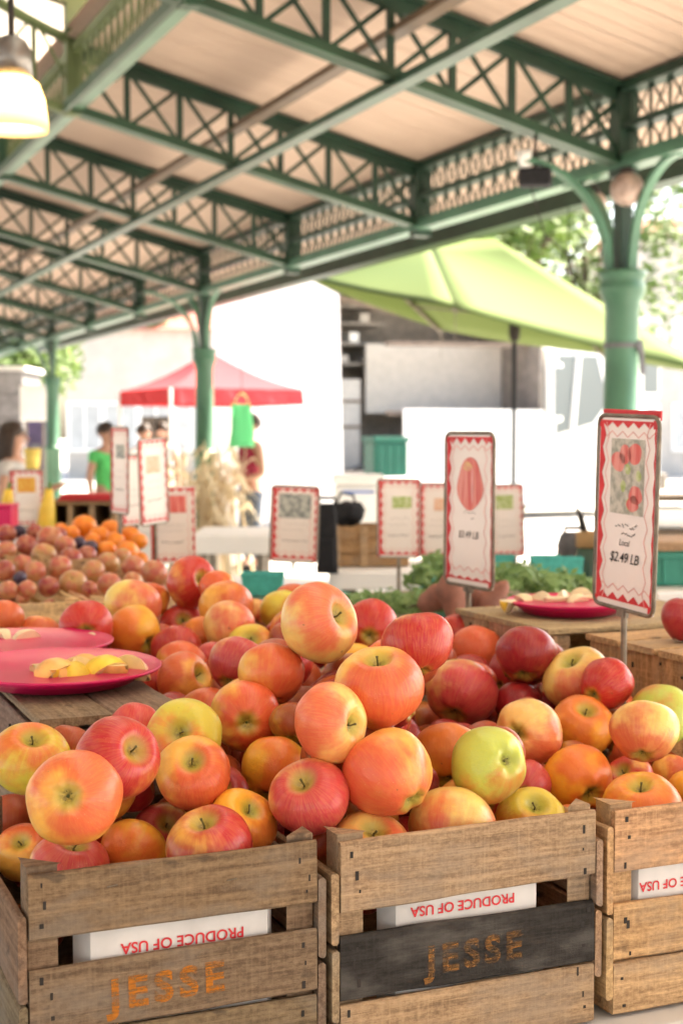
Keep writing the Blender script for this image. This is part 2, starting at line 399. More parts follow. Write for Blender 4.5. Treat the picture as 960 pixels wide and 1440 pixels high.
girder(XN+.02, 2.13, 2.50, Y1-2.0, YB, .15, 'nave_girder', flange=.07, mat=M_OLIVE, fmat=plain('pale_green_iron_paint', (.10, .20, .13), .4, .15, 3))
sb(MB().bar((XN-.06, Y1-2, 2.12), (XN-.06, YB, 2.12), .03, .06), 'bottom_flange', M_GREEN)
for dz, mat in ((.0, M_GREEN), (.27, plain('brown_painted_bar', (.13, .085, .05), .5))):
    sb(MB().bar((3.20, Y1-3.5, zb(3.2)-.035+dz), (3.20, YB, zb(3.2)-.035+dz), .09, .022).bar((3.20, Y1-3.5, zb(3.2)-.005+dz), (3.20, YB, zb(3.2)-.005+dz), .014, .05), 'purlin', mat)
sb(MB().bar((XE+.86, YA, 1.655), (XE+.86, YB, 1.655), .16, .12), 'eaves_beam', M_GREEN_DK)
sb(MB().bar((mir(XE), YA, 1.5), (mir(XE), YB, 1.5), .12, .4), 'far_eaves_beam', M_GREEN_DK)
# columns
col_me = MB().lathe([(.15,GZ),(.15,GZ+.10),(.12,GZ+.14),(.112,-.20),(.135,-.19),(.14,-.165),(.118,-.14),(.100,-.12),(.094,.70),(.100,.72),(.100,.75),(.125,.80),(.128,.85),(.118,.87),(.135,.90),(.135,.925),(.09,.93)], 28).mesh('column', M_COLUMN, True)
neck_me = MB().box(-.038,.038,-.038,.038,.925,1.46).mesh('column_neck', M_GREEN_DK)
def arc(dx, dy, L, w):
    pts = []
    for i in range(13):
        t = i/12*PI/2; pts.append((.09*dx + dx*L*(1-math.cos(t)), .09*dy + dy*L*(1-math.cos(t)), .93 + .56*math.sin(t)))
    mb = MB()
    for p, q in zip(pts[:-1], pts[1:]): mb.bar(p, q, .05, .03)
    return mb.mesh('bracket', M_COLUMN)
arcs = [arc(-1,0,.55,.05), arc(0,1,.50,.05), arc(0,-1,.42,.05)]
for k in range(-1, 3):
    c = link('column', col_me, shed); c.location = Vector((XE, Y1 + 3*k*SP, 0)) - shed.location
    link('column_neck', neck_me, c)
    for a in arcs: link('bracket', a, c)
    c2 = link('column', col_me, shed); c2.location = Vector((mir(XE), Y1 + 3*k*SP, 0)) - shed.location
# globe lamps, floodlight, pendant lamp, wires
M_GLOBE = plain('dusty_globe_glass', (.34, .25, .21), .35, .3, 20)
for (px, py, r, Z, lab) in ((881, 266, .093, 7.8, 'larger dusty round globe lamp at the top of the near green column'), (836, 287, .070, 8.3, 'smaller round globe lamp left of the near column top')):
    p = at(px, py, Z=Z); t = thing('globe_lamp', lab, 'lamp', p, 0, 'globe lamps on the near column')
    MB().blob((0,0,0), r, 20, 14, .03).build('globe', M_GLOBE, t, True)
    MB().tube([(0,0,r*.9), (0,0,r*1.2)], r*.45, 12).tube([(0,0,r*1.1), (0,0,max(1.47-p.z,.1))], .012, 6).build('fitting', M_NAIL, t)
p = at(752, 250, Z=7.7); t = thing('floodlight', 'small black floodlight with a white head under the eaves girder', 'light', p, -.6)
bevel(MB().box(-.09,.09,-.06,.06,-.05,.05).build('housing', M_DARK, t), .02); MB().tube([(-.05,-.02,.05), (-.06,-.05,.14)], [.03,.045], 12).build('lamp_head', M_WHITE, t, True); MB().bar((0,0,.05), (0,0,.30), .02, .02).build('hanger', M_NAIL, t)
M_SHADE = cloth_translucent('frosted_lamp_glass', (.86, .74, .52), .6)
def lamp_glow():
    m = NT('glowing_lamp_glass'); m.out((.9, .8, .6), .4); v = m.coord(which='Object'); sp = m.n('ShaderNodeSeparateXYZ'); m.l(v, sp.inputs[0])
    m.b.inputs['Emission Color'].default_value = (1, .80, .50, 1); m.b.inputs['Emission Strength'].default_value = 30.0; return m.m
p = at(18, 184, Z=3.6); t = thing('pendant_lamp', 'glowing bell shaped pendant lamp with a grey metal cap', 'lamp', p)
MB().lathe([(.090,.0),(.089,.03),(.082,.08),(.068,.118),(.046,.135),(.044,.131),(.064,.112),(.076,.078),(.084,.03),(.086,0),(.090,0)], 32, caps=False).build('lamp_shade', M_SHADE, t, True)
MB().blob((0,0,.07), .030, 16, 10).build('bulb', lamp_glow(), t, True)
MB().lathe([(.052,.134),(.050,.20),(.036,.225),(.02,.235),(0,.236)], 28).build('lamp_cap', plain('spun_aluminium', (.20,.19,.18), .35, .1, 5, .8), t, True)
MB().tube([(0,0,.23), (0,0,1.6)], .008, 8).build('hanging_cord', M_NAIL, t)
def wire(pts, r, label, name='cable'):
    tag(MB().tube(pts, r, 6).build(name, M_NAIL), label, 'cable')
wire([at(745,258,Z=7.7), at(765,330,Z=7.75), at(800,360,Z=7.8), at(808,405,Z=7.8)], .004, 'thin dark cable trailing down from the black floodlight')
wire([at(799,290,Z=8.2), at(797,375,Z=8.2)], .003, 'thin straight wire hanging left of the near green column')
# strap round the near column
p = at(872, 487, X=XE); t = thing('column_strap', 'dark ratchet strap tied round the near green column', 'strap', (XE, Y1, p.z))
MB().lathe([(.098,-.012),(.102,-.012),(.102,.014),(.098,.014)], 24).build('strap_band', M_GREYF, t); MB().bar((.06,-.09,.03),(.075,-.10,-.16),.03,.012).bar((.02,-.105,.01),(.07,-.10,-.06),.03,.012).build('strap_tail', M_GREYF, t)
# ------------------------------------------------------------------ beyond the shed: truck, tent, umbrella, buildings, trees
def P3(px, py, **k): return at(px, py, **k)
YT = 21.2
def truck():
    t = thing('box_truck', 'white box truck with its cargo side open showing shelves, and a white cab', 'truck', (at(470,615,Y=YT).x, YT, GZ))
    o0 = t.location
    def tb(mb, name, mat, smooth=False, par=None):
        o = mb.build(name, mat, par or t, smooth)
        if par is None: o.location = -o0
        return o
    X = lambda px, y=YT: at(px, 600, Y=y).x
    Zv = lambda py, px=600, y=YT: at(px, py, Y=y).z
    xl, xm, xr = X(470), X(556), X(762)
    M_IN = plain('grey_cargo_lining', (.22, .195, .17), .7); M_IN2 = plain('pale_cargo_panel', (.46, .43, .39), .6, .06); M_IN3 = plain('beige_cargo_panel', (.45, .41, .36), .6, .06); M_RAIL = plain('brown_steel_rail', (.16, .12, .09), .6)
    zf, zr = -.55, 2.55
    sh = MB().box(xl, xr, YT+.02, YT+2.4, zf-.15, zf).box(xl, xr, YT+2.3, YT+2.4, zf, zr).box(xl, xl+.06, YT+.5, YT+2.3, zf, zr).box(xr-.06, xr, YT, YT+2.3, zf, zr)
    tb(sh, 'cargo_lining', M_IN); tb(MB().box(xl-.02, xr+.02, YT-.03, YT+2.42, zr, zr+.12), 'cargo_roof', M_WHITE)
    bevel(tb(MB().box(xl+.03, xl+1.0, YT+1.2, YT+2.25, zf+.003, 1.0), 'cabinet', M_IN2), .02)
    for z in (.18, .62): tb(MB().bar((xl+.05, YT+1.19, z), (xl+1.0, YT+1.19, z), .02, .05), 'cabinet_rail', M_RAIL)
    for z in (1.25, 1.6, 1.95, 2.25): tb(MB().box(xl+.08, xl+1.6, YT+1.5, YT+2.28, z, z+.05), 'shelf', M_IN)
    for q in range(7):
        x = xl+.15+q*.2; z = (1.30, 1.65, 2.0)[q % 3]
        bevel(tb(MB().box(x, x+.17, YT+1.55, YT+1.95, z, z+.12+.1*random.random()), 'stored_box', M_IN2 if q % 2 else M_WHITE), .01)
    tb(MB().bar((xl+.3, YT+1.0, 2.38), (xr-.1, YT+.9, 1.70), .05, .08), 'roof_brace', M_RAIL)
    tb(MB().bar((xl+.55, YT+1.1, 2.4), (xl+.55, YT+1.1, .9), .05, .05), 'upright', M_RAIL)
    tb(MB().box(xm+.05, xr-.07, YT+1.3, YT+1.36, .42, 1.62), 'side_panel', M_IN3)
    tb(MB().bar((xm, YT+.38, 1.56), (xr-.07, YT+.38, 1.60), .06, .08), 'rail', M_RAIL); tb(MB().bar((xm, YT+.36, .40), (xr+.3, YT+.36, .42), .08, .08), 'rail', M_RAIL)
    tb(MB().box(X(566), xr, YT-.05, YT-.01, -1.15, .47), 'lower_panel', M_WHITE)
    tb(MB().add([tuple(at(300,402,Y=YT-.2)), tuple(at(440,396,Y=YT-.2)), tuple(at(476,414,Y=YT-.2)), tuple(at(484,735,Y=YT-.2)), tuple(at(300,735,Y=YT-.2)),
                 tuple(at(300,402,Y=YT-.12)), tuple(at(440,396,Y=YT-.12)), tuple(at(476,414,Y=YT-.12)), tuple(at(484,735,Y=YT-.12)), tuple(at(300,735,Y=YT-.12))],
                [(0,4,3,2,1),(5,6,7,8,9),(0,1,6,5),(1,2,7,6),(2,3,8,7),(3,4,9,8),(4,0,5,9)]), 'rear_door', M_WHITE)
    # cab
    cx0, cx1 = xr+.12, xr+2.5
    pr = [(cx0,-1.1),(cx0,1.55),(cx0+1.1,1.6),(cx1-.55,.62),(cx1,.35),(cx1,-1.1)]
    mb = MB(); n = len(pr)
    mb.add([(x,YT+.05,z) for x,z in pr]+[(x,YT+2.2,z) for x,z in pr], [tuple(range(n)), tuple(reversed(range(n,2*n)))]+[(i,i+n,(i+1)%n+n,(i+1)%n) for i in range(n)])
    cab = bevel(tb(mb, 'cab', M_WHITE), .05, 3)
    gl = NT('tinted_window_glass'); gl.out((.16,.18,.18), .05, .8); M_GL = gl.m
    wx0 = cx0+.18
    tb(MB().add([(wx0,YT+.045,.05),(wx0+.75,YT+.045,.25),(wx0+1.05,YT+.045,.62),(wx0+.82,YT+.045,1.42),(wx0+.05,YT+.045,1.42)]+[(wx0,YT+.02,.05),(wx0+.75,YT+.02,.25),(wx0+1.05,YT+.02,.62),(wx0+.82,YT+.02,1.42),(wx0+.05,YT+.02,1.42)],
        [(5,6,7,8,9),(0,4,3,2,1),(0,1,6,5),(1,2,7,6),(2,3,8,7),(3,4,9,8),(4,0,5,9)]), 'side_window', M_GL)
    tb(MB().bar((wx0+.3,YT-.0,.1),(wx0+.42,YT-.0,1.45),.07,.09), 'window_post', M_WHITE)
    for px, py, w, h, lab in ((912, 522, .20, .48, 'r'), (782, 552, .10, .50, 'l')):
        p = at(px, py, Y=YT-.35); mo = tb(MB().box(p.x-w, p.x+w, p.y-.06, p.y+.06, p.z-h, p.z+h), 'side_mirror', M_WHITE); bevel(mo, .04)
        tb(MB().box(p.x-w*.8, p.x+w*.8, p.y-.066, p.y-.061, p.z-h*.8, p.z+h*.85), 'mirror_glass', M_GL, par=mo)
        tb(MB().bar((p.x+w, p.y, p.z-h*.5), (p.x+w+.15, YT+.1, p.z-h*.6), .04, .04), 'mirror_arm', M_NAIL, par=mo)
    for x in (xl+.7, xr-.6, cx1-.65):
        w = tb(MB().lathe([(.30,-.13),(.46,-.13),(.48,-.09),(.48,.09),(.46,.13),(.30,.13)], 28), 'wheel', M_RUBBER, True); w.rotation_euler = (PI/2,0,0); w.location = Vector((x, YT+.2, GZ+.48)) - o0
        r = MB().lathe([(0,.04),(.12,.10),(.18,.05),(.31,.11)], 24).build('rim', M_STEEL, w, True)
    tb(MB().box(xl, cx1-.1, YT+.5, YT+1.9, -1.0, -.75), 'chassis', M_NAIL); bevel(tb(MB().box(cx1-.02, cx1+.12, YT+.0, YT+2.25, -.95, -.65), 'bumper', M_STEEL), .03)
    tb(MB().lathe([(.09,-.03),(.12,0),(.09,.03)],16,(cx1-.25,YT+.03,-.3)), 'headlight', M_WHITE)
truck()
p = at(542, 641, Z=20.8); t = thing('plastic_crate', 'dark green plastic bin standing in the open truck below the shelves', 'bin', (p.x, p.y, p.z-.3))
bevel(MB().box(-.27,.27,-.2,.2,0,.5).build('bin', M_GREENBIN, t), .03); bevel(MB().box(-.29,.29,-.22,.22,.5,.58).build('rim', M_GREENBIN, t), .015)
for k in range(4): MB().bar((-.2+.13*k,-.205,.05),(-.2+.13*k,-.205,.48),.02,.02).build('rib', M_GREENBIN, t)
tag(bevel(MB().box(p.x-.6,p.x+.9,p.y-.3,p.y+.3,GZ,p.z-.302).build('loading_step', M_WHITE), .02), 'white platform box under the dark green bin at the truck', 'platform')
# red tent
N0 = at(240, 545, Z=19.0); hz = N0.z
def cf(dx, dz): return RT*dx + Vector((math.sin(YAW), math.cos(YAW), 0))*dz
A0 = N0 + cf(-.95, 1.75); B0 = N0 + cf(1.75, .95); D0 = A0 + (B0-N0); pk = (A0+B0)/2 + Vector((0,0,.57))
for v in (A0, B0, D0): v.z = hz
tent = thing('canopy_tent', 'small red pop up canopy tent with white legs beyond the second column', 'tent', (pk.x, pk.y, GZ))
def tp(mb, name, mat, th=0):
    o = mb.build(name, mat, tent); o.location = -tent.location
    if th: m = o.modifiers.new('thickness','SOLIDIFY'); m.thickness = th
    return o
cs = [N0, B0, D0, A0]
mb = MB()
for i in range(4):
    a, b = cs[i], cs[(i+1)%4]; rows = []
    for r in range(7):
        f = r/6; row = []
        for c in range(9):
            g2 = c/8; q = a.lerp(b, g2).lerp(pk, f); q.z -= .07*math.sin(PI*f)*(1 + .3*math.sin(PI*g2)); row.append(tuple(q))
        rows.append(row)
    vs = [v for row in rows for v in row]; mb.add(vs, [(r*9+c, r*9+c+1, (r+1)*9+c+1, (r+1)*9+c) for r in range(6) for c in range(8)])
tp(mb, 'tent_roof', M_REDTENT, .004)
for i in range(4):
    a, b = cs[i], cs[(i+1)%4]; nrm = (b-a).cross(Vector((0,0,1))).normalized(); mb = MB(); vs = []
    for c in range(17):
        q = a.lerp(b, c/16) + nrm*.012*math.sin(c*1.3); vs += [tuple(q), tuple(q - Vector((0,0,.10)) + nrm*.01*math.sin(c*2.1)), tuple(q - Vector((0,0,.21)) + nrm*.02*math.sin(c*1.7))]
    mb.add(vs, [(c*3+k, c*3+k+1, c*3+k+4, c*3+k+3) for c in range(16) for k in range(2)])
    tp(mb, 'valance', M_REDTENT, .004)
    tp(MB().tube([(a.x,a.y,GZ),(a.x,a.y,hz)], .025, 8), 'tent_leg', M_WHITE)
# lime green umbrella
Lp, Np, Rp, Pp, B1, B2 = at(415,385,Z=15.3), at(640,433,Z=11.9), at(1015,527,Z=11.0), at(692,334,Z=13.8), at(620,463,Z=15.5), at(850,498,Z=14.0)
um = thing('market_umbrella', 'large tilted lime green canvas umbrella on a dark pole outside the eaves', 'umbrella', (at(722,600,Z=13.4).x, at(722,600,Z=13.4).y, GZ))
def up_(mb, name, mat, th=0, smooth=False):
    o = mb.build(name, mat, um, smooth); o.location = -um.location
    if th: m = o.modifiers.new('thickness','SOLIDIFY'); m.thickness = th
    return o
Pl = at(500,350,Z=14.9); ring = [Lp, Np, Rp, B2, B1]; tops = [Pl, Pl.lerp(Pp,.55), Pp, Pp, Pl]
mb = MB()
for i in range(5):
    a, b = ring[i], ring[(i+1)%5]; n1, n2 = 8, 8
    vs = []
    for r in range(n1+1):
        for c in range(n2+1):
            q = a.lerp(b, c/n2).lerp(tops[i].lerp(tops[(i+1)%5], c/n2), r/n1); s = math.sin(PI*r/n1)*.5+.5*(1-r/n1); q.z -= .05*math.sin(PI*c/n2)*s; vs.append(tuple(q))
    mb.add(vs, [(r*(n2+1)+c, r*(n2+1)+c+1, (r+1)*(n2+1)+c+1, (r+1)*(n2+1)+c) for r in range(n1) for c in range(n2)])
up_(mb, 'canopy', M_LIME, .004, True)
hub = Vector((um.location.x, um.location.y, Pp.z-.80))
for v, tp_ in zip(ring, tops):
    up_(MB().bar(tp_ - Vector((0,0,.04)), v - Vector((0,0,.03)), .02, .03), 'rib', M_STEEL)
    up_(MB().bar(hub, v.lerp(tp_,.35) - Vector((0,0,.05)), .02, .02), 'strut', M_STEEL)
    up_(MB().tube([v, v-Vector((0,0,.30))], .004, 5), 'tie_cord', M_STEEL)
up_(MB().tube([(um.location.x,um.location.y,GZ),(um.location.x,um.location.y,hub.z+.08)], .022, 10), 'pole', M_DARK)
j = at(719, 460, Z=13.3); up_(MB().lathe([(.045,-.12),(.055,-.05),(.05,.1),(.03,.14)], 12, (um.location.x, um.location.y, j.z)), 'tilt_joint', M_NAIL)
up_(MB().lathe([(.32,GZ),(.32,GZ+.06),(.05,GZ+.12),(.04,GZ+.4)], 24, (um.location.x, um.location.y, 0)), 'base', M_NAIL)
# buildings
M_WALL = plain('cream_render', (.45, .41, .37), .8, .08, 2); M_PINKW = plain('pinkish_render', (.48, .36, .32), .8, .08, 2); M_GLASS = plain('window_glass', (.42, .43, .44), .08, .1, 3, bump=0, spec=.7); M_ROOF = plain('red_roof_tiles', (.36, .11, .08), .8)
def house(name, label, px0, px1, Z, h, depth, nx, nz, wall, roofh=1.2):
    a = at(px0, 615, Z=Z); b = at(px1, 615, Z=Z); a.z = b.z = 0; L = (b-a).length; ang = math.atan2(b.y-a.y, b.x-a.x)
    t = thing(name, label, 'building', (a.x, a.y, GZ), ang)
    MB().box(0, L, 0, depth, 0, h).build('wall', wall, t)
    MB().add([(-.3,-.3,h+.004),(L+.3,-.3,h+.004),(L+.3,depth+.3,h+.004),(-.3,depth+.3,h+.004),(-.3+roofh,depth/2,h+roofh),(L+.3-roofh,depth/2,h+roofh)],[(0,3,2,1),(0,1,5,4),(1,2,5),(2,3,4,5),(3,0,4)]).build('roof', M_ROOF, t)
    wm = fm = None
    for i in range(nx):
        for k in range(nz):
            x = L*(i+.5)/nx; z = 1.0 + k*3.0
            if z + 1.6 > h: continue
            f = link('window_frame', fm or (fm := MB().box(-.6,.6,-.06,.05,-.1,0).box(-.6,.6,-.06,.05,1.5,1.6).box(-.6,-.5,-.06,.05,0,1.5).box(.5,.6,-.06,.05,0,1.5).box(-.03,.03,-.05,.04,0,1.5).mesh('window_frame', M_WHITE)), t, (x,0,z))
            link('window_pane', wm or (wm := MB().box(-.5,.5,-.02,.02,0,1.5).mesh('window_pane', M_GLASS)), f)
    MB().box(L*.5-.55,L*.5+.55,-.05,.05,.0,2.1).build('door', M_BARK, t)
    return t
house('town_house', 'pale rendered town house with a red roof far behind the red tent', 95, 345, 48, 5.0, 9, 5, 1, M_WALL)
house('town_house', 'pinkish rendered house tall behind the white truck door', 250, 500, 56, 7.6, 9, 5, 2, M_PINKW)
house('town_house', 'pale house with windows behind the trees right of the near column', 870, 1130, 50, 8.5, 9, 4, 2, M_WALL)
house('town_house', 'wide cream house behind the market far left', -260, 20, 60, 5.2, 9, 5, 1, M_WALL)
def block(px0, px1, py0, py1, Z, d, name, label, cat, mat, bv=.03):
    a = at(px0, py1, Z=Z); b = at(px1, py0, Z=Z); t = thing(name, label, cat, (a.x, a.y, GZ), -YAW)
    L = (Vector((b.x,b.y))-Vector((a.x,a.y))).length
    return t, L, a.z-GZ, b.z-GZ
t, L, z0, z1 = block(-60, 34, 522, 700, 27, 2, 'market_kiosk', 'grey boarded kiosk at the far left edge behind the woman', 'kiosk', None)
KB = MB().box(0,L,0,1.6,0,z1).build('wall', plain('grey_boards', (.22,.21,.21), .7), t)
for k in range(6): MB().box(.0,L,-.03,-.003,z1*k/6+.015,z1*(k+1)/6-.015).build('board', plain('grey_boards', (.26,.25,.25), .7) if k == 0 else bpy.data.materials['grey_boards'], KB)
MB().box(-.1,L+.1,-.25,1.7,z1+.003,z1+.08).build('roof', M_WHITE, t)
t, L, z0, z1 = block(36, 74, 590, 720, 25, 1, 'notice_board', 'dark purple notice board behind the woman at the far left', 'board', None)
MB().box(0,L,0,.06,.25,z1).build('panel', plain('purple_panel', (.06,.045,.10), .6), t); MB().box(L*.25,L*.6,-.012,-.002,z1*.55,z1*.75).build('poster', M_GREYF, t)
for x in (.04, L-.04): MB().box(x-.03,x+.03,.065,.12,0,z1).build('leg', M_NAIL, t)
t, L, z0, z1 = block(28, 69, 541, 592, 24.2, .2, 'white_screen', 'blank white rounded board on posts left of the far column', 'board', None)
bevel(MB().box(0,L,0,.08,z0,z1).build('panel', M_WHITE, t), .035, 3)
for x in (.1, L-.1): MB().tube([(x,.04,0),(x,.04,z0)], .02, 8).build('post', M_STEEL, t)
# trees
def leaves(mb, c, r, n, size, rng, flat=.75):
    for _ in range(n):
        d = Vector((rng.gauss(0,1), rng.gauss(0,1), rng.gauss(0,1))).normalized(); q = Vector(c) + Vector((d.x*r, d.y*r, d.z*r*flat))*(rng.random()**.45)
        u = Vector((rng.gauss(0,1), rng.gauss(0,1), rng.gauss(0,.6))).normalized(); w = u.orthogonal().normalized(); s = size*rng.uniform(.6,1.3)
        mb.add([q-u*s, q+w*s*.45, q+u*s, q-w*s*.45], [(0,1,2,3)])
def tree(px, Z, h, cr, label, seed, lean=0):
    rng = random.Random(seed); b = at(px, 615, Z=Z); t = thing('street_tree', label, 'tree', (b.x, b.y, GZ), 0, 'leafy trees beyond the market')
    MB().tube([(0,0,0),(.05,0,h*.25),(.02+lean*.3,.05,h*.55),(lean,.0,h*.8)], [.22,.16,.11,.04], 10).build('trunk', M_BARK, t, True)
    mb = MB(); lb = MB()
    for k in range(17):
        a = rng.uniform(0,2*PI); rr = cr*rng.uniform(.15,.85); c = Vector((lean+math.cos(a)*rr, math.sin(a)*rr, h*rng.uniform(.50,.95)))
        lb.tube([(lean*.4,0,h*(.3+.2*rng.random())), c*.6+Vector((0,0,h*.22)), c], [.07,.04,.015], 6)
        leaves(mb, c, cr*rng.uniform(.28,.48), 250, .17, rng)
    lb.build('limb', M_BARK, t); mb.build('crown', M_LEAF, t)
tree(20, 36, 6.0, 2.6, 'leafy green tree above the grey kiosk at far left', 1); tree(225, 50, 6.4, 1.8, 'pale leafy tree behind the red tent peak', 2)
tree(700, 31, 9.0, 3.6, 'broad leafy tree above the lime green umbrella', 3); tree(560, 36, 9.2, 3.2, 'leafy tree half hidden by the eaves over the truck roof', 4)
tree(820, 40, 9.5, 3.4, 'leafy tree directly behind the near column', 6); tree(-180, 40, 7, 3, 'leafy tree left of the grey kiosk', 7)
# people
M_SKIN = plain('skin', (.46, .25, .17), .5, .06, 8, bump=0); M_HAIR = plain('dark_brown_hair', (.035, .018, .010), .55, .3, 40)
def skin_mesh(name, pts, edges, radii, mat, sub=2):
    me = bpy.data.meshes.new(name); me.from_pydata([tuple(p) for p in pts], edges, []); o = bpy.data.objects.new(name, me); C.objects.link(o)
    m = o.modifiers.new('skin','SKIN'); m.use_smooth_shade = True
    for i, r in enumerate(radii):
        sv = me.skin_vertices[0].data[i]; sv.radius = (r, r) if not hasattr(r,'__len__') else r; sv.use_root = (i == 0)
    o.modifiers.new('sub','SUBSURF').levels = sub
    bpy.context.view_layer.update()
    out = bpy.data.meshes.new_from_object(o.evaluated_get(bpy.context.evaluated_depsgraph_get())); bpy.data.objects.remove(o)
    out.name = name; out.materials.clear(); out.materials.append(mat); return out
def chain(pts, edges, rad, start, seq):
    k = start
    for p, r in seq:
        pts.append(Vector(p)); rad.append(r); edges.append((k, len(pts)-1)); k = len(pts)-1
    return k
def person(label, pos, rz, h, shirt, trousers, hair='short', armL=None, armR=None, sleeves=.5, haircol=None):
    t = thing('person', label, 'person', (pos[0], pos[1], GZ), rz); s = h/1.72
    V = lambda x,y,z: Vector((x*s,y*s,z*s))
    armL = armL or [(-.24,0,1.12),(-.25,-.06,.90)]; armR = armR or [(.24,0,1.12),(.25,-.06,.90)]
    pts, ed, ra = [V(0,0,.95)], [], [.125*s]
    ch = chain(pts, ed, ra, 0, [(V(0,0,1.10),.115*s),(V(0,.01,1.28),.13*s),(V(0,.01,1.40),.09*s),(V(0,0,1.47),.05*s),(V(0,-.01,1.54),.062*s),(V(0,-.015,1.62),.088*s),(V(0,-.01,1.68),.07*s)])
    for side, arm in ((-1, armL), (1, armR)):
        e, w = V(*arm[0]), V(*arm[1])
        k = chain(pts, ed, ra, 3, [(V(side*.17,0,1.38),.058*s),(e,.042*s),(w,.028*s)])
        d = (w-e).normalized(); palm = w + d*.07*s; k = chain(pts, ed, ra, k, [(palm,.030*s)])
        n = d.cross(Vector((0,0,1)) if abs(d.z) < .9 else Vector((0,1,0))).normalized(); c2 = d.cross(n)
        for fi in range(4):
            o = n*(fi-1.5)*.021*s; L = (.075,.085,.08,.06)[fi]*s
            chain(pts, ed, ra, k, [(palm+d*.03*s+o,.0095*s),(palm+d*(.03*s+L*.55)+o+c2*.01*s,.0085*s),(palm+d*(.03*s+L)+o+c2*.03*s,.007*s)])
        chain(pts, ed, ra, k, [(palm-n*.045*s*side,.010*s),(palm-n*.055*s*side+d*.045*s,.008*s)])
    for side in (-1, 1): chain(pts, ed, ra, 0, [(V(side*.09,0,.86),.085*s),(V(side*.10,-.01,.50),.055*s),(V(side*.10,.02,.10),.04*s),(V(side*.10,-.10,.04),.035*s)])
    link('body', skin_mesh('body', pts, ed, ra, M_SKIN), t)
    # face: nose, lips, eyes, ears
    nz_ = MB().tube([V(0,-.098,1.635),V(0,-.112,1.605),V(0,-.125,1.592)], [.008*s,.011*s,.014*s], 8).build('nose', M_SKIN, t, True)
    for sx in (-1,1): MB().blob(V(sx*.085,-.005,1.605),(.014*s,.022*s,.03*s)).build('ear', M_SKIN, t, True)
    MB().blob(V(0,-.098,1.562),(.024*s,.008*s,.008*s)).build('mouth', plain('lips', (.40,.12,.10), .5) if 'lips' not in bpy.data.materials else bpy.data.materials['lips'], t, True)
    for sx in (-1,1): MB().blob(V(sx*.032,-.088,1.63),(.013*s,.008*s,.008*s)).build('eye', M_DARK, t, True)
    # shirt and trousers follow the body
    pts, ed, ra = [V(0,0,.92)], [], [.145*s]
    chain(pts, ed, ra, 0, [(V(0,0,1.10),.135*s),(V(0,.01,1.28),.148*s),(V(0,.01,1.405),.10*s)])
    for side, arm in ((-1, armL), (1, armR)):
        e = V(*arm[0]); sh = V(side*.17,0,1.38)
        if sleeves: chain(pts, ed, ra, 3, [(sh,.075*s),(sh.lerp(e, sleeves),.062*s)])
        else: chain(pts, ed, ra, 3, [(V(side*.11,0,1.39),.07*s)])
    link('shirt', skin_mesh('shirt', pts, ed, ra, shirt), t)
    pts, ed, ra = [V(0,0,.95)], [], [.14*s]
    for side in (-1,1): chain(pts, ed, ra, 0, [(V(side*.09,0,.84),.10*s),(V(side*.10,-.01,.50),.072*s),(V(side*.10,.02,.12),.06*s)])
    link('trousers', skin_mesh('trousers', pts, ed, ra, trousers), t)
    for side in (-1,1): MB().blob(V(side*.10,-.06,.035),(.05*s,.13*s,.045*s)).build('shoe', M_DARK, t, True)
    hm = haircol or M_HAIR; hb = MB().blob(V(0,.022,1.655),(.098*s,.108*s,.10*s),18,12,.15,3,3)
    if hair == 'long':
        for k in range(26):
            a = PI*(-.12+1.24*k/25); x, y = math.cos(a)*.092, math.sin(a)*.10+.0
            hb.tube([V(x*.75,y*.75+.0,1.71),V(x*1.05,y+.015,1.62),V(x*1.15,y+.03,1.50),V(x*1.2+random.uniform(-.02,.02),y*.8+.03,1.30+random.uniform(-.05,.05))],[.018*s,.026*s,.024*s,.008*s],6)
    hb.build('hair', hm, t, True); return t
M_MAROON = plain('maroon_cotton', (.30,.03,.06), .85); M_PALE = plain('pale_grey_cotton', (.46,.43,.41), .85); M_GRN = plain('bright_green_cotton', (.10,.52,.14), .85); M_DENIM = plain('grey_denim', (.08,.10,.14), .85); M_WHITEC = plain('white_cotton', (.7,.68,.68), .85); M_TAN = plain('tan_cotton', (.34,.24,.15), .85)
def stand(px, Z, h): p = at(px, 615, Z=Z); return (p.x, p.y)
person('woman with long dark hair in a pale grey top holding a yellow cup', stand(20, 10.2, 0), 1.0, 1.49, M_PALE, M_DENIM, 'long', armR=[(.24,-.08,1.12),(.16,-.30,1.20)])
person('person in a sleeveless maroon top behind the hanging green bag', stand(352, 14.9, 0), -1.35, 1.62, M_MAROON, M_DENIM, 'short', armL=[(-.25,.02,1.10),(-.16,-.22,1.02)], armR=[(.25,.0,1.08),(.14,-.24,1.0)], sleeves=0)
person('person in a bright green shirt behind the tall sign', stand(150, 14.2, 0), .4, 1.53, M_GRN, M_TAN)
person('person in a white shirt with brown hair left of the second column', stand(203, 17, 0), .2, 1.54, M_WHITEC, M_DENIM)
person('person with dark hair nearest the second column', stand(228, 18, 0), -.5, 1.56, M_PALE, M_DENIM)
person('person in dark clothing half cut by the left edge of the photograph', stand(-14, 10.6, 0), .7, 1.52, M_TAN, M_DENIM, 'long')
p = at(46, 645, Z=9.85); t = thing('yellow_cup', 'yellow paper cup in the hand of the long haired woman', 'cup', p); MB().lathe([(.045,-.09),(.06,.07),(.056,.07),(.042,-.08)], 16).build('cup', plain('yellow_paper', (.75,.55,.12), .6), t, True)
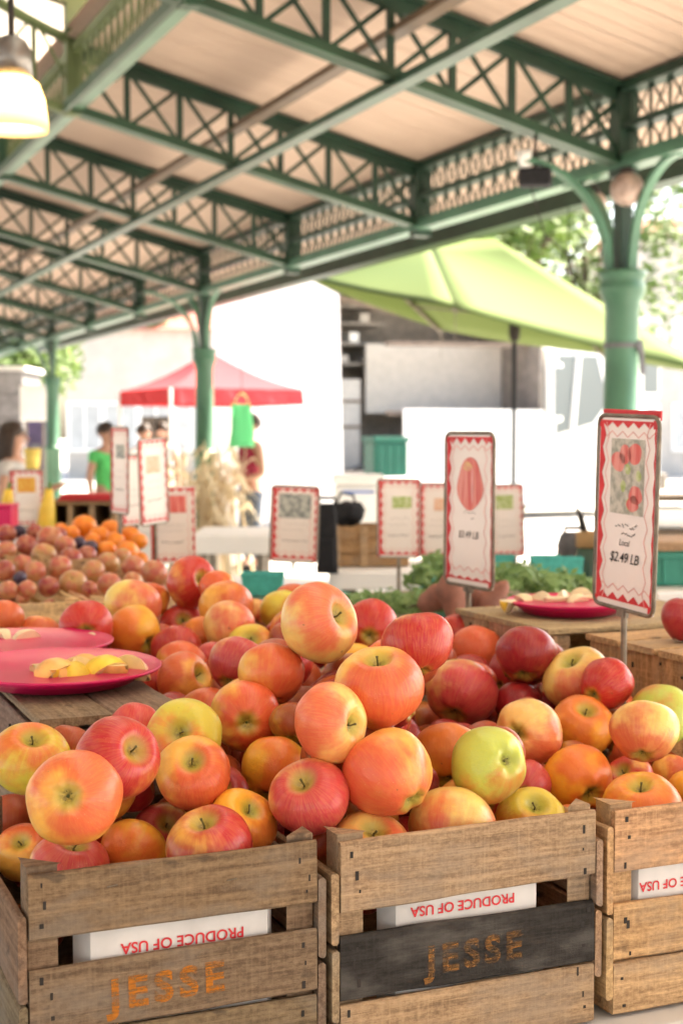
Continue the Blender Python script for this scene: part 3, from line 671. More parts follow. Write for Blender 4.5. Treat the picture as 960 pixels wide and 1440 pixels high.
# green bag hanging from the eaves girder
p = at(340, 600, X=XE+.02); t = thing('plastic_bag', 'pale green plastic bag hanging on a cord under the eaves beside the second column', 'bag', p)
mb = MB(); vs = []
for r in range(9):
    f = r/8
    for k in range(20):
        a = 2*PI*k/20; w = .13*(1-.25*f) + .008*math.sin(3*a+f*5); d = .05*(1-.6*f)+.006*math.sin(5*a)
        vs.append((math.cos(a)*w*1.0, math.sin(a)*d, -.20+.42*f))
mb.add(vs, [(r*20+k, r*20+(k+1)%20, (r+1)*20+(k+1)%20, (r+1)*20+k) for r in range(8) for k in range(20)]+[tuple(reversed(range(20)))]); mb.build('bag', M_BAG, t, True)
for sx in (-1,1): MB().tube([(sx*.08,0,.21),(sx*.05,0,.29),(0,0,.33)], .006, 6).build('handle', M_BAG, t)
MB().tube([(0,0,.33),(0,0,1.5-p.z)], .003, 5).build('cord', M_NAIL, t)
# dried corn stalks tied to the second column
p = at(287, 700, Z=14.5); t = thing('corn_stalks', 'bundle of dried straw coloured corn stalks leaning round the second column', 'corn stalks', (p.x, p.y, GZ)); rng = random.Random(4)
for k in range(44):
    a = rng.uniform(0,2*PI); r = rng.uniform(.12,.40); x, y = math.cos(a)*r, math.sin(a)*r; h = rng.uniform(.95,1.45)
    mb = MB().tube([(x*1.3,y*1.3,0),(x,y,h*.5),(x*1.1,y*1.1,h)],[.014,.011,.004],6)
    for q in range(6):
        z = h*(.25+.12*q); b = rng.uniform(0,2*PI); d = Vector((math.cos(b),math.sin(b),0)); w = Vector((-d.y,d.x,0))*.022; o = Vector((x,y,z)); e1 = o+d*.16+Vector((0,0,.10)); e2 = o+d*.30-Vector((0,0,.08))
        mb.add([o-w*.4,o+w*.4,e1+w,e1-w,e2],[(0,1,2,3),(3,2,4)])
    mb.build('stalk', M_STRAW, t)
# ------------------------------------------------------------------ tables and crates
TZ = -.652
def table(name, label, x0, x1, y0, y1, z, mat, cloth=0, cat='table', legs=True):
    t = thing(name, label, cat, ((x0+x1)/2, (y0+y1)/2, GZ)); a, b = (x1-x0)/2, (y1-y0)/2; h = z - GZ
    bevel(MB().box(-a,a,-b,b,h-.03,h).build('table_top', mat, t), .006)
    if cloth:
        mb = MB(); per = [(-a-.004,-b-.004),(a+.004,-b-.004),(a+.004,b+.004),(-a-.004,b+.004)]; n = 0; vs = []
        for i in range(4):
            p, q = Vector(per[i]), Vector(per[(i+1)%4]); nn = Vector((q-p)).orthogonal().normalized()*-1
            m = 28
            for k in range(m):
                u = p.lerp(q, k/m); vs += [(u.x,u.y,h-.002),(u.x,u.y,h-.03),(u.x+nn.x*.02*math.sin(k*1.1),u.y+nn.y*.02*math.sin(k*1.1),h-cloth)]
        N = len(vs)//3; mb.add(vs, [(k*3+j, ((k+1)%N)*3+j, ((k+1)%N)*3+j+1, k*3+j+1) for k in range(N) for j in range(2)]); mb.build('cloth_skirt', M_CLOTH, t, True)
    for sx in (-1,1):
        for sy in (-1,1): MB().tube([(sx*(a-.06),sy*(b-.06),0),(sx*(a-.06),sy*(b-.06),h-.03)], .016, 8).build('leg', M_STEEL, t)
    return t
table('market_table', 'white clothed table carrying the front row of apple crates', .12, 1.95, 1.28, 2.72, TZ-.0015, M_CLOTH, .35)
_seed = [0]
def plank(L, Wd, T, tone, parent, M, name='board', wob=.0017, mat=None):
    """one sawn board: long axis local x, width y, thickness z; slightly uneven edges"""
    _seed[0] += 1; sd = _seed[0]*3.7; n = 14; b = min(.0022, T*.25)
    sec = [(-1,-1,0,1),(-1,-1,1,0),(1,-1,-1,0),(1,-1,0,1),(1,1,0,-1),(1,1,-1,0),(-1,1,1,0),(-1,1,0,-1)]
    vs = []; wv = random.uniform(-.0015,.0015)
    for i in range(n+1):
        x = -L/2 + L*i/n
        for sy, sz, ay, az in sec:
            nz = noise.noise(Vector((x*14+sd, sy*3.1, sz*1.7)))*wob*(1.6 if i in (0,n) else 1); nz2 = noise.noise(Vector((x*9-sd, sy*2.1, sz*5.)))*wob*.6
            vs.append((x + (noise.noise(Vector((sd, sy*4, sz*4)))*.0015 if i in (0,n) else 0) , sy*Wd/2 + ay*b + nz + wv*(2*i/n-1), sz*T/2 + az*b + nz2))
    fs = [(i*8+k, i*8+(k+1)%8, (i+1)*8+(k+1)%8, (i+1)*8+k) for i in range(n) for k in range(8)]
    fs += [tuple(reversed(range(8))), tuple(n*8+k for k in range(8))]
    me = bpy.data.meshes.new(name); me.from_pydata(vs, [], fs); me.update(); me.materials.append(mat or M_WOOD)
    o = link(name, me, parent); o.matrix_local = M; o['tone'] = tuple(float(c*random.uniform(.93,1.07)) for c in tone); return o
def MX(loc, ex, ey):                                 # matrix from an origin and two axes
    ex = Vector(ex).normalized(); ey = Vector(ey).normalized(); ez = ex.cross(ey)
    return Matrix(((ex.x,ey.x,ez.x,loc[0]),(ex.y,ey.y,ez.y,loc[1]),(ex.z,ey.z,ez.z,loc[2]),(0,0,0,1)))
FX, FS, FT = ((1,0,0),(0,0,1)), ((0,1,0),(0,0,1)), ((1,0,0),(0,1,0))    # facing -y, facing +x, lying flat
TAU = (.235,.162,.108); GREYW = (.205,.148,.104); GOLD = (.40,.26,.13); DARKW = (.032,.030,.030); PALEW = (.50,.37,.23)
def nails(parent, pts, nrm, seed):
    rng = random.Random(seed); mb = MB()
    for p in pts:
        p = Vector(p) + Vector((rng.uniform(-.004,.004),0,rng.uniform(-.004,.004))); w, h = rng.uniform(.0008,.0022), rng.uniform(.0014,.0048)
        p += Vector((rng.uniform(-.004,.004),0,rng.uniform(-.006,.006)))
        if nrm == 'y': mb.box(p.x-w,p.x+w,p.y-.0006,p.y+.002,p.z-h,p.z+h)
        else: mb.box(p.x-.0006,p.x+.002,p.y-w,p.y+w,p.z-h,p.z+h)
    mb.build('nail_heads', M_NAIL, parent)['kind'] = 'stuff'
def crate(name, label, x0, x1, y0, y1, zt, zb_, front, side, tones, group, seed, tilt=0, floor=True, backs=True):
    """open slatted crate: boards nailed on three sided corner posts. front/side: (z from, z to) of each board"""
    t = thing(name, label, 'crate', ((x0+x1)/2, (y0+y1)/2, zb_), tilt, group); c = t.location
    L = lambda x,y,z: (x-c.x, y-c.y, z-c.z)
    T = .009
    for i, (a, b) in enumerate(front):
        tn = tones[i % len(tones)]; sl = random.uniform(-.0025,.0025)
        plank(x1-x0-.002, b-a, T, tn, t, MX(L((x0+x1)/2, y0+T/2, (a+b)/2), (1,0,sl), (0,0,1)))
        if backs and i: plank(x1-x0-.002, b-a, T, tn, t, MX(L((x0+x1)/2, y1-T/2, (a+b)/2), *FX))
    for sx in (-1,1):
        for i, (a, b) in enumerate(side):
            plank(y1-y0+random.uniform(-.003,.003), b-a, .0085, tones[(2*i)%len(tones)], t, MX(L((x0-.0048) if sx < 0 else (x1+.0048), (y0+y1)/2, (a+b)/2), *FS))
        for sy in (-1,1):
            px, py = (x0 if sx < 0 else x1), (y0+T+.001 if sy < 0 else y1-T-.001); w = .030
            a = L(px-sx*.001, py, zb_+.004); q = [(a[0],a[1]),(a[0]-sx*w,a[1]),(a[0],a[1]-sy*w)]
            top = zt - c.z + (.006 if sy < 0 else .002)
            o = MB().add([(u,v,.004) for u,v in q]+[(u,v,top) for u,v in q], [(0,1,2) if sx*sy < 0 else (2,1,0),(5,4,3) if sx*sy < 0 else (3,4,5),(0,3,4,1),(1,4,5,2),(2,5,3,0)]).build('corner_post', M_WOOD, t)
            o['tone'] = tones[0]; bevel(o, .0015)
    if floor:
        n = 4
        for k in range(n):
            w = (y1-y0-.03)/n; plank(x1-x0-.004, w-.008, .008, tones[0], t, MX(L((x0+x1)/2, y0+.015+w*(k+.5), zb_+.006), *FT))
    pts = []
    for a, b in front:
        for f in ((.22,.78) if b-a < .06 else (.18,.5,.84)):
            for x in (x0+.016, x1-.016): pts.append(L(x, y0, a+(b-a)*f))
    nails(t, pts, 'y', seed); return t
def carton(parent_name, label, x0, x1, y, txt_x, z, clip=None):
    zb2 = TZ+.018
    t = thing('carton', label, 'carton', ((x0+x1)/2, y, zb2)); w = (x1-x0)/2; h = -.452 - zb2; d = .022
    mb = MB()
    pr = [(-w,0),(w,0),(w+.010,d),(w+.002,d+.012)] 
    mb.box(-w,w,0,.003,0,h); mb.add([(w,0,0),(w+.012,d,0),(w+.012,d,h-.01),(w,0,h),(w,.003,0),(w+.009,d,0),(w+.009,d,h-.01),(w,.003,h)],[(0,1,2,3),(7,6,5,4),(3,2,6,7),(1,5,6,2)])
    mb.add([(-w,0,0),(-w-.012,d,0),(-w-.012,d,h-.01),(-w,0,h),(-w,.003,0),(-w-.009,d,0),(-w-.009,d,h-.01),(-w,.003,h)],[(3,2,1,0),(4,5,6,7),(7,6,2,3),(2,6,5,1)])
    o = bevel(mb.build('carton_wall', M_CARTON, t), .001)
    M = Matrix.Translation((txt_x-(x0+x1)/2, -.0009, z-zb2+.0035)) @ Matrix.Rotation(PI, 4, 'Y') @ Matrix.Rotation(PI/2, 4, 'X')
    text_mesh('print', 'PRODUCE OF USA', .0150, M_REDINK, t, M, space=1.02, offset=.0003)
    return t
Yf = 1.317
g_ = 'wooden apple crates in the front row'
cl = crate('wooden_crate', 'weathered brown crate at front left with JESSE in bright orange stencil', .2485, .5415, Yf, 1.63, -.409, TZ, [(-.472,-.409),(-.5645,-.5005),(-.650,-.5675)], [(-.530,-.448),(-.628,-.535)], [TAU, GREYW, (.215,.155,.10)], g_, 1)
cm = crate('wooden_crate', 'middle front crate with a charcoal black board under its top board', .566, .8745, Yf, 1.63, -.4135, TZ, [(-.4865,-.4135),(-.581,-.513),(-.650,-.5845)], [(-.520,-.445),(-.600,-.525)], [(.39,.28,.18), DARKW, (.38,.265,.165)], g_, 2)
cr = crate('wooden_crate', 'clean golden crate at front right cut off by the photo edge', .8985, 1.207, Yf, 1.63, -.4165, TZ, [(-.487,-.4165),(-.588,-.524),(-.649,-.5905)], [(-.535,-.435),(-.63,-.538)], [(.56,.37,.20), (.57,.37,.195), (.55,.37,.20)], g_, 3)
def zc(px, py): return at(px, py, Y=Yf)
def stencil(par, px0, px1, py0, py1, mat, rot):
    a, b = zc(px0, py0), zc(px1, py1); c = (a+b)/2; M = Matrix.Translation((c.x-par.location.x, Yf-.0011-par.location.y, c.z-par.location.z)) @ Matrix.Rotation(PI/2, 4, 'X') @ Matrix.Rotation(rot, 4, 'Z')
    text_mesh('stencil_lettering', 'JESSE', .041, mat, par, M, offset=.0016, space=1.32)
stencil(cl, 145, 324, 1395, 1380, M_ORANGE, .025); stencil(cm, 590, 742, 1352, 1330, M_ORANGE_DK, .02)
for px, py in ((158,1246),(326,1237)):
    p = zc(px, py) - cl.location; MB().tube([(p.x-.005,p.y+.001,p.z),(p.x-.005,p.y-.001,p.z),(p.x+.005,p.y-.001,p.z+.001),(p.x+.005,p.y+.001,p.z+.001)], .0005, 5).build('staple', M_STEEL, cl)
carton('carton', 'white carton with red upside down print inside the weathered left crate', at(127,1340,Y=Yf+.012).x, at(377,1300,Y=Yf+.012).x, Yf+.0125, at(258,1325,Y=Yf+.0125).x, at(258,1326,Y=Yf+.0125).z)
carton('carton', 'white carton with red upside down print in the middle crate above the black board', at(556,1290,Y=Yf+.012).x, at(754,1260,Y=Yf+.012).x, Yf+.0125, at(651,1275,Y=Yf+.0125).x, at(651,1276,Y=Yf+.0125).z)
carton('carton', 'white carton with red upside down print in the golden right crate', at(897,1240,Y=Yf+.012).x, at(1060,1240,Y=Yf+.012).x, Yf+.0125, at(962,1242,Y=Yf+.0125).x, at(962,1242,Y=Yf+.0125).z)
def boxcrate(label, x0, x1, y0, y1, zt, zb_, tone, nt, seed, group='wooden crates set upside down as stands', leftboards=3, front=True, vertical=True):
    """crate set bottom up: planked top, side walls, posts"""
    t = thing('upturned_crate', label, 'crate', ((x0+x1)/2,(y0+y1)/2,zb_), 0, group); c = t.location; T = .010
    L = lambda x,y,z: (x-c.x, y-c.y, z-c.z)
    w = (y1-y0)/nt if nt > 0 else (x1-x0)/-nt
    for k in range(abs(nt)):
        if nt > 0: plank(x1-x0+.012, w-.006, T, tone, t, MX(L((x0+x1)/2, y0+w*(k+.5), zt-T/2), *FT))
        else: plank(y1-y0+.012, w-.003, T, tone, t, MX(L(x0+w*(k+.5), (y0+y1)/2, zt-T/2), (0,1,0), (-1,0,0)))
    h = zt-T-zb_
    for sx in (-1,1):
        x = x0+.006 if sx < 0 else x1-.006
        if vertical:
            lw = (y1-y0)/leftboards
            for k in range(leftboards): plank(h-.002, lw-.004, T, tone, t, MX(L(x, y0+lw*(k+.5), zb_+h/2), (0,0,1), (0,1,0)))
        else:
            for k in range(3): plank(y1-y0-.02, h/3-.012, T, tone, t, MX(L(x, (y0+y1)/2, zb_+h*(k+.5)/3), *FS))
    for y in ((y0+.006) if front else None, y1-.006):
        if y is None: continue
        for k in range(3): plank(x1-x0-.03, h/3-.014, T, tone, t, MX(L((x0+x1)/2, y, zb_+h*(k+.5)/3), *FX))
    for sx in (-1,1):
        for sy in (-1,1):
            px, py = (x0+.028 if sx < 0 else x1-.028), (y0+.028 if sy < 0 else y1-.028)
            o = MB().box(px-.014-c.x, px+.014-c.x, py-.014-c.y, py+.014-c.y, .002, h-.002).build('corner_post', M_WOOD, t); o['tone'] = tone
    nails(t, [L(x0-.0005, y0+.02+(y1-y0-.04)*f, zt-.03-.05*q) for f in (.08,.3,.55,.9) for q in (0,1)], 'x', seed); return t
boxcrate('grey weathered upturned crate carrying the two pink plates of apple wedges at left', .325, .512, 1.657, 2.12, -.330, TZ, (.25,.195,.145), -2, 5, vertical=False)
boxcrate('pale upturned crate under the pink plate of pieces behind the heap', 1.245, 1.66, 2.008, 2.34, -.318, TZ, PALEW, 1, 6, front=False)
boxcrate('golden upturned crate under the single red apple at right', 1.279, 1.66, 1.665, 1.955, -.318, TZ, (.52,.35,.18), 3, 7)
crate('wooden_crate', 'plain crate buried under the middle of the apple heap', .535, 1.22, 1.665, 2.12, -.47, TZ, [(-.545,-.475),(-.65,-.57)], [(-.545,-.475),(-.65,-.57)], [TAU], 'wooden crates under the apple heap', 8)
crate('wooden_crate', 'plain crate at the back under the apple heap', .535, 1.22, 2.15, 2.66, -.45, TZ, [(-.545,-.455),(-.65,-.57)], [(-.545,-.455),(-.65,-.57)], [TAU], 'wooden crates under the apple heap', 9)
crate('wooden_crate', 'plain crate under the apples behind the pink plates', .30, .52, 2.36, 2.66, -.45, TZ, [(-.545,-.455),(-.65,-.57)], [(-.545,-.455),(-.65,-.57)], [TAU], 'wooden crates under the apple heap', 10)
# ------------------------------------------------------------------ apples
def apple_mesh(name, seed, tall=1., taper=.12, lobes=.03, lean=0):
    n, m = 40, 30; vs = []; fs = []
    for i in range(m+1):
        ph = PI*i/m
        for k in range(n):
            th = 2*PI*k/n; r = math.sin(ph)**.86; z = math.cos(ph)*.90*tall
            rr = r*(1 + taper*z*.9 - .06*z*z) * (1 + lobes*math.cos(5*th+seed)*(.35 + .65*max(0,-z)) + .02*math.cos(2*th+seed*2))
            z = z + lean*rr*math.cos(th+seed)
            z -= .36*math.exp(-(r/.30)**2)*(z > -.2)*(1 if ph < PI/2 else 0); z += .27*math.exp(-(r/.27)**2)*(1 if ph > PI/2 else 0)
            z += .03*math.cos(5*th+seed)*math.exp(-((r-.45)/.2)**2)*(1 if ph > PI/2 else .3)
            p = Vector((rr*math.cos(th), rr*math.sin(th), z)); d = p.normalized(); f = 1 + .035*noise.noise(d*1.6+Vector((seed*5.1,0,0)))
            vs.append(tuple(p*f))
    mx = max(math.hypot(v[0],v[1]) for v in vs); vs = [(v[0]/mx,v[1]/mx,v[2]/mx) for v in vs]
    fs = [(i*n+k, (i+1)*n+k, (i+1)*n+(k+1)%n, i*n+(k+1)%n) for i in range(m) for k in range(n)]
    me = bpy.data.meshes.new(name); me.from_pydata(vs, [], fs); me.update(); me.materials.append(M_APPLE); me.polygons.foreach_set('use_smooth', [True]*len(me.polygons)); return me
APM = [apple_mesh('apple', 1, 1.0, .10, .025), apple_mesh('apple', 2, 1.03, .16, .035, .05), apple_mesh('apple', 3, .95, .10, .02, -.05), apple_mesh('apple', 4, 1.10, .14, .03), apple_mesh('apple', 5, .98, .20, .035, .07), apple_mesh('apple', 6, .92, .07, .02)]
zt_ = [max(v.co.z for v in me.vertices if math.hypot(v.co.x,v.co.y) < .05) for me in APM]; zb_ = [min(v.co.z for v in me.vertices if math.hypot(v.co.x,v.co.y) < .05) for me in APM]
def stem_me(b): return MB().tube([(0,0,-.04),(.01,0,.10),(.03+b*.03,.01,.17),(.05+b*.06,.02,.25)], [.026,.020,.020,.032], 8).mesh('stem', M_STEM, True)
STM = [stem_me(0), stem_me(1), stem_me(-1.5)]
def calyx_me():
    mb = MB()
    for k in range(5):
        a = 2*PI*k/5; d = Vector((math.cos(a),math.sin(a),0)); w = Vector((-d.y,d.x,0))
        mb.add([d*.01-w*.03, d*.01+w*.03, d*.08+w*.022+Vector((0,0,-.03)), d*.08-w*.022+Vector((0,0,-.03)), d*.11+Vector((0,0,-.085))], [(0,1,2,3),(3,2,4)])
    mb.blob((0,0,-.01), .04, 8, 5); return mb.mesh('calyx', M_CALYX)
CALM = calyx_me()
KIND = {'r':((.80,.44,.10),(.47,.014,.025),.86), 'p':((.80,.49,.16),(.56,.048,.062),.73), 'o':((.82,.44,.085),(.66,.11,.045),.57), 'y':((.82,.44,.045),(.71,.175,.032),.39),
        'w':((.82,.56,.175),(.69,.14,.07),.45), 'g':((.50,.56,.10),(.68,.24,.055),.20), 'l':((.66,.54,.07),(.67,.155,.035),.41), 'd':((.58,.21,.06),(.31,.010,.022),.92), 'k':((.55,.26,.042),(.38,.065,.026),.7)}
def apple(pos, r, kind, axis, var, label, group='apples heaped in the crates', side=None, amt=0):
    """axis: direction of the stem end in world space"""
    me = APM[var % 6]; o = link('apple', me, None, pos)
    q = Vector(axis).to_track_quat('Z', 'Y') @ Euler((0,0,random.uniform(0,6.28))).to_quaternion(); o.rotation_mode = 'QUATERNION'; o.rotation_quaternion = q; o.scale = (r,)*3
    gcol, bcol, a = KIND[kind]; j = lambda c, s: tuple(min(.9, x*random.uniform(1-s, 1+s)) for x in c)
    o['ground_colour'] = j(gcol, .07); o['blush_colour'] = j(bcol, .10); o['blush_amount'] = a + amt + random.uniform(-.05,.05)
    sd = Vector(side) if side else Vector((random.gauss(.2,.7),random.gauss(-.5,.6),random.gauss(.4,.6)))
    o['blush_side'] = tuple(q.inverted() @ sd.normalized())
    tag(o, label, 'apple', group)
    link('stem', STM[var % 3], o, (0,0,zt_[var%6])); link('calyx', CALM, o, (0,0,zb_[var%6]))
    return o
# id, world x, y, z (metres from the eye), radius
APOS = [[1,0.3,1.568,-0.356,0.0417],[2,0.298,1.341,-0.345,0.0437],[3,0.359,1.421,-0.331,0.0417],[4,0.461,1.481,-0.368,0.0398],[5,0.475,1.555,-0.343,0.0416],[6,0.587,1.665,-0.349,0.0427],[7,0.596,1.583,-0.4,0.041],[8,0.568,1.403,-0.387,0.0413],[9,0.503,1.44,-0.419,0.0362],[10,0.448,1.382,-0.426,0.0425],[11,0.448,1.553,-0.455,0.0349],[12,0.397,1.496,-0.455,0.0365],[13,0.319,1.462,-0.455,0.041],[14,0.29,1.55,-0.456,0.0312],[15,0.303,1.685,-0.455,0.0338],[16,0.357,1.628,-0.357,0.024],[17,0.434,1.624,-0.344,0.0285],[18,0.606,1.874,-0.392,0.0415],[19,0.599,1.422,-0.312,0.0413],[20,0.653,1.385,-0.366,0.0472],[21,0.673,1.454,-0.284,0.0476],[22,0.694,1.686,-0.239,0.0513],[23,0.765,1.541,-0.252,0.0415],[24,0.952,2.086,-0.307,0.0415],[25,0.874,1.984,-0.36,0.0415],[26,0.998,1.864,-0.382,0.052],[27,1.209,2.202,-0.381,0.0466],[28,1.251,2.351,-0.373,0.0414],[29,1.161,2.138,-0.412,0.0415],[30,1.086,1.824,-0.323,0.0445],[31,1.134,1.759,-0.356,0.0478],[32,1.129,1.68,-0.348,0.0351],[33,1.078,1.658,-0.399,0.0413],[34,0.944,1.582,-0.382,0.0415],[35,0.787,1.402,-0.371,0.042],[36,0.807,1.543,-0.393,0.0412],[37,0.978,1.515,-0.432,0.0432],[38,1.059,1.489,-0.374,0.0415],[39,1.182,1.623,-0.387,0.0415],[40,0.732,1.387,-0.436,0.0475],[41,0.857,1.43,-0.455,0.0402],[42,0.63,1.381,-0.449,0.0423],[43,0.984,1.385,-0.441,0.0454],[44,1.09,1.565,-0.455,0.0321],[45,1.156,1.56,-0.455,0.0277],[46,0.91,1.523,-0.434,0.0276],[47,1.126,1.484,-0.455,0.0275],[48,0.997,1.996,-0.455,0.0405],[49,1.076,1.829,-0.4,0.034],[50,0.637,1.706,-0.305,0.0412],[51,0.658,1.896,-0.322,0.0413],[52,0.801,2.24,-0.359,0.0418],[53,0.787,2.315,-0.328,0.0429],[54,0.814,2.412,-0.306,0.0459],[55,0.801,2.579,-0.275,0.0472],[56,0.828,2.502,-0.28,0.033],[57,0.784,2.581,-0.36,0.0431],[58,0.652,2.447,-0.297,0.0478],[59,0.636,2.367,-0.335,0.0451],[60,0.729,2.608,-0.311,0.0364],[61,0.759,2.387,-0.349,0.0313],[62,0.688,2.304,-0.359,0.0409],[63,0.662,2.189,-0.371,0.0423],[64,0.619,2.033,-0.364,0.0415],[65,0.668,2.123,-0.404,0.0324],[66,0.527,2.269,-0.307,0.0415],[67,0.436,2.5,-0.318,0.0348],[68,0.498,2.503,-0.352,0.0352],[69,0.732,2.225,-0.369,0.0329],[70,0.906,2.507,-0.329,0.0254],[71,0.924,2.412,-0.32,0.0415],[72,0.98,2.504,-0.312,0.0351],[73,0.629,1.612,-0.35,0.0271]]
# id: kind, stem or calyx end seen ('S'/'C') with its offset from the centre of the fruit in radii, '-' when it is turned away; blush side; label
ALOOK = {
1:('l','S',.11,.77,'greenish yellow apple with green stem bowl at the left photo edge'),
2:('o','C',-.17,.03,'largest orange apple in the left crate facing out with a round calyx'),
3:('r','S',.60,.30,'shiny red apple with its stem bowl turned right, behind the big orange one'),
4:('o','S',-.05,.45,'yellow topped orange apple with a deep stem bowl, right half of left crate'),
5:('l','S',-.2,.15,'olive yellow apple with stem facing out, just behind the yellow topped one'),
6:('o','C',.05,-.22,'orange apple with a dark calyx facing out, behind the left crate'),
7:('y','-',.25,.85,'plain amber apple left of the dusty pink one near the crate joint'),
8:('p','S',-.30,.55,'dusty pink red apple at the right rear corner of the left crate'),
9:('y','S',.35,.60,'mustard yellow apple low at the right end of the left crate'),
10:('r','S',-.2,.78,'deep red apple pressed against the front board of the left crate'),
11:('p','S',.15,.55,'small pink apple with a pale stem bowl between red and orange in the left crate'),
12:('y','-',.3,.75,'amber apple right of the stemmed pink one at the left crate board'),
13:('p','S',.15,.86,'pink and yellow apple with a short stem behind the left crate board'),
14:('o','S',-.2,.5,'small orange apple in the front left corner of the left crate'),
15:('k','-',0,.9,'dull orange apple under the greenish yellow one at far left'),
16:('k','-',.1,.9,'small brownish apple between the greenish yellow one and the shiny red one'),
17:('p','-',.1,.8,'dull pink apple peeping out behind the shiny red one'),
18:('o','-',.2,.8,'orange apple just right of the grey planks'),
19:('w','S',.85,-.1,'two tone apple, red at left and yellow at right, with a brown stem'),
20:('o','C',.62,-.70,'biggest orange apple in the middle above the middle crate with an olive patch below'),
21:('o','S',-.05,.86,'tall orange apple with a thin upright stem near the middle of the heap'),
22:('w','S',.78,.30,'very large pale orange apple crowning the middle of the heap'),
23:('r','C',.05,-.93,'crimson striped apple standing upside down near the top of the heap'),
24:('r','C',-.1,-.45,'red and green apple with a green calyx right of the large crowning apple'),
25:('y','-',.2,.85,'amber apple mostly hidden behind the tall stemmed orange one'),
26:('p','-',.3,.75,'red apple with a broad yellow stripe right of the tall orange one'),
27:('o','-',.2,.8,'smooth orange apple at the back right of the crimson striped one'),
28:('r','-',0,.8,'red apple at the back under the sweet potatoes'),
29:('d','-',.1,.8,'dark red apple tucked behind the yellow striped one'),
30:('d','-',.1,.9,'dark red speckled apple on the right side of the heap'),
31:('w','S',-.3,.84,'large peach and green apple in front of the dark red speckled one'),
32:('r','-',.6,.5,'red apple at the foot of the nearest sign stake'),
33:('y','S',.16,.72,'golden apple with a dark upright stem right of centre'),
34:('w','C',-.42,-.05,'peach apple with its calyx facing left behind the green apple'),
35:('g','C',.55,.12,'bright green apple with a deep hollow turned right'),
36:('y','-',0,.85,'amber apple left of and behind the bright green one'),
37:('y','-',-.45,.55,'golden orange apple with one dark speck above the crate joint at right'),
38:('w','-',.1,.85,'pale yellow and pink apple at right above the golden crate'),
39:('g','-',.2,.85,'pale lime apple behind the yellow and pink one at the right edge'),
40:('w','-',.2,.75,'wide coral and yellow apple against the middle crate board'),
41:('l','S',.25,.68,'yellow green topped apple with a wide hollow at the right end of the middle crate'),
42:('w','S',.10,.70,'flat pink and yellow apple low at the left end of the middle crate'),
43:('y','S',-.05,.84,'golden apple with a curled stem against the golden right crate'),
44:('r','S',-.4,.6,'small crimson apple behind the golden one in the right crate'),
45:('o','-',.2,.8,'orange apple partly hidden right of the small crimson one'),
46:('p','C',-.2,-.4,'pink red apple squeezed under the bright green one'),
47:('y','-',.1,.8,'orange apple cut by the right photo edge in the golden crate'),
48:('k','-',0,.9,'shaded orange apple in the gap under the crimson striped one'),
49:('d','-',0,.9,'dark red apple shaded beneath the speckled dark red one'),
50:('o','-',.1,.92,'round orange apple with faint stripes left of the large crowning one'),
51:('p','C',-.4,-.76,'rosy apple with a calyx at its lower left, left of the striped orange one'),
52:('l','S',-.1,.6,'green and red apple lying stem up behind the rosy one'),
53:('w','-',.1,.85,'pale shiny yellow orange apple in the back left of the heap'),
54:('o','-',0,.9,'orange apple at the back above the pale shiny one'),
55:('r','S',.63,.22,'bright red apple with a green stem bowl, highest at the back left'),
56:('o','-',.1,.8,'small orange red apple right behind the highest red one'),
57:('r','S',.1,.42,'red orange apple facing out below the highest red one'),
58:('w','-',.2,.8,'heart shaped pale orange apple at the left of the back heap'),
59:('y','-',-.7,.5,'bright yellow apple under the heart shaped one'),
60:('o','-',0,.8,'orange red apple behind the heart shaped one'),
61:('y','-',.2,.7,'small yellow apple right of the red orange facing one'),
62:('r','-',.1,.8,'red apple right of the bright yellow one behind the plates'),
63:('o','-',.4,.7,'orange apple beside the tip of the near pink plate, rear one'),
64:('o','S',.8,.3,'coral apple touching the right rim of the near pink plate'),
65:('l','C',0,.2,'olive apple under the coral one by the grey planks'),
66:('r','C',0,-.3,'dark red and green apple behind the far pink plate'),
67:('o','-',0,.8,'orange apple at the left photo edge behind the plates'),
68:('o','-',.1,.8,'low orange apple just behind the rim of the far pink plate'),
69:('p','-',.1,.8,'pink apple in the gap left of the rosy one'),
70:('p','-',.1,.8,'tiny looking pink apple at the back right of the pale shiny one'),
71:('l','-',.3,.75,'yellow green apple directly behind the large crowning one'),
72:('o','-',.1,.85,'orange apple at the very back below the white sign'),
73:('k','-',0,.9,'shaded orange apple between the calyx faced one and the two tone one'),
}
SIDE = {3:(-.2,.6), 8:(.4,-.5), 19:(-.9,.2), 35:(.3,-.9), 38:(-.5,-.6), 31:(.5,-.6), 34:(.3,-.5), 1:(0,.4), 4:(.4,-.5), 5:(-.5,-.8), 41:(-.2,-.9), 42:(.5,-.5), 13:(.3,.1), 26:(.6,-.5), 24:(.3,.6), 30:(0,.8), 52:(.8,-.4), 40:(.3,-.5), 20:(-.4,-.3), 22:(.3,.5), 21:(.3,-.2), 23:(0,-.3), 2:(.5,.3), 71:(.3,-.6), 66:(-.3,.5), 39:(-.5,.6)}
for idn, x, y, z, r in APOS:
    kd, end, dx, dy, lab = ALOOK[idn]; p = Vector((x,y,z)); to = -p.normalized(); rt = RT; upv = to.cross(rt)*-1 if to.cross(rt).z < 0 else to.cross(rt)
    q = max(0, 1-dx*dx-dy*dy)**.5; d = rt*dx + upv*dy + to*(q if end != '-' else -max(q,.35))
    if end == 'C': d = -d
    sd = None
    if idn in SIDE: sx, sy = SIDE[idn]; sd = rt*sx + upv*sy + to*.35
    apple(p, r*1.085, kd, d, idn*5+(idn//6), lab, side=sd)
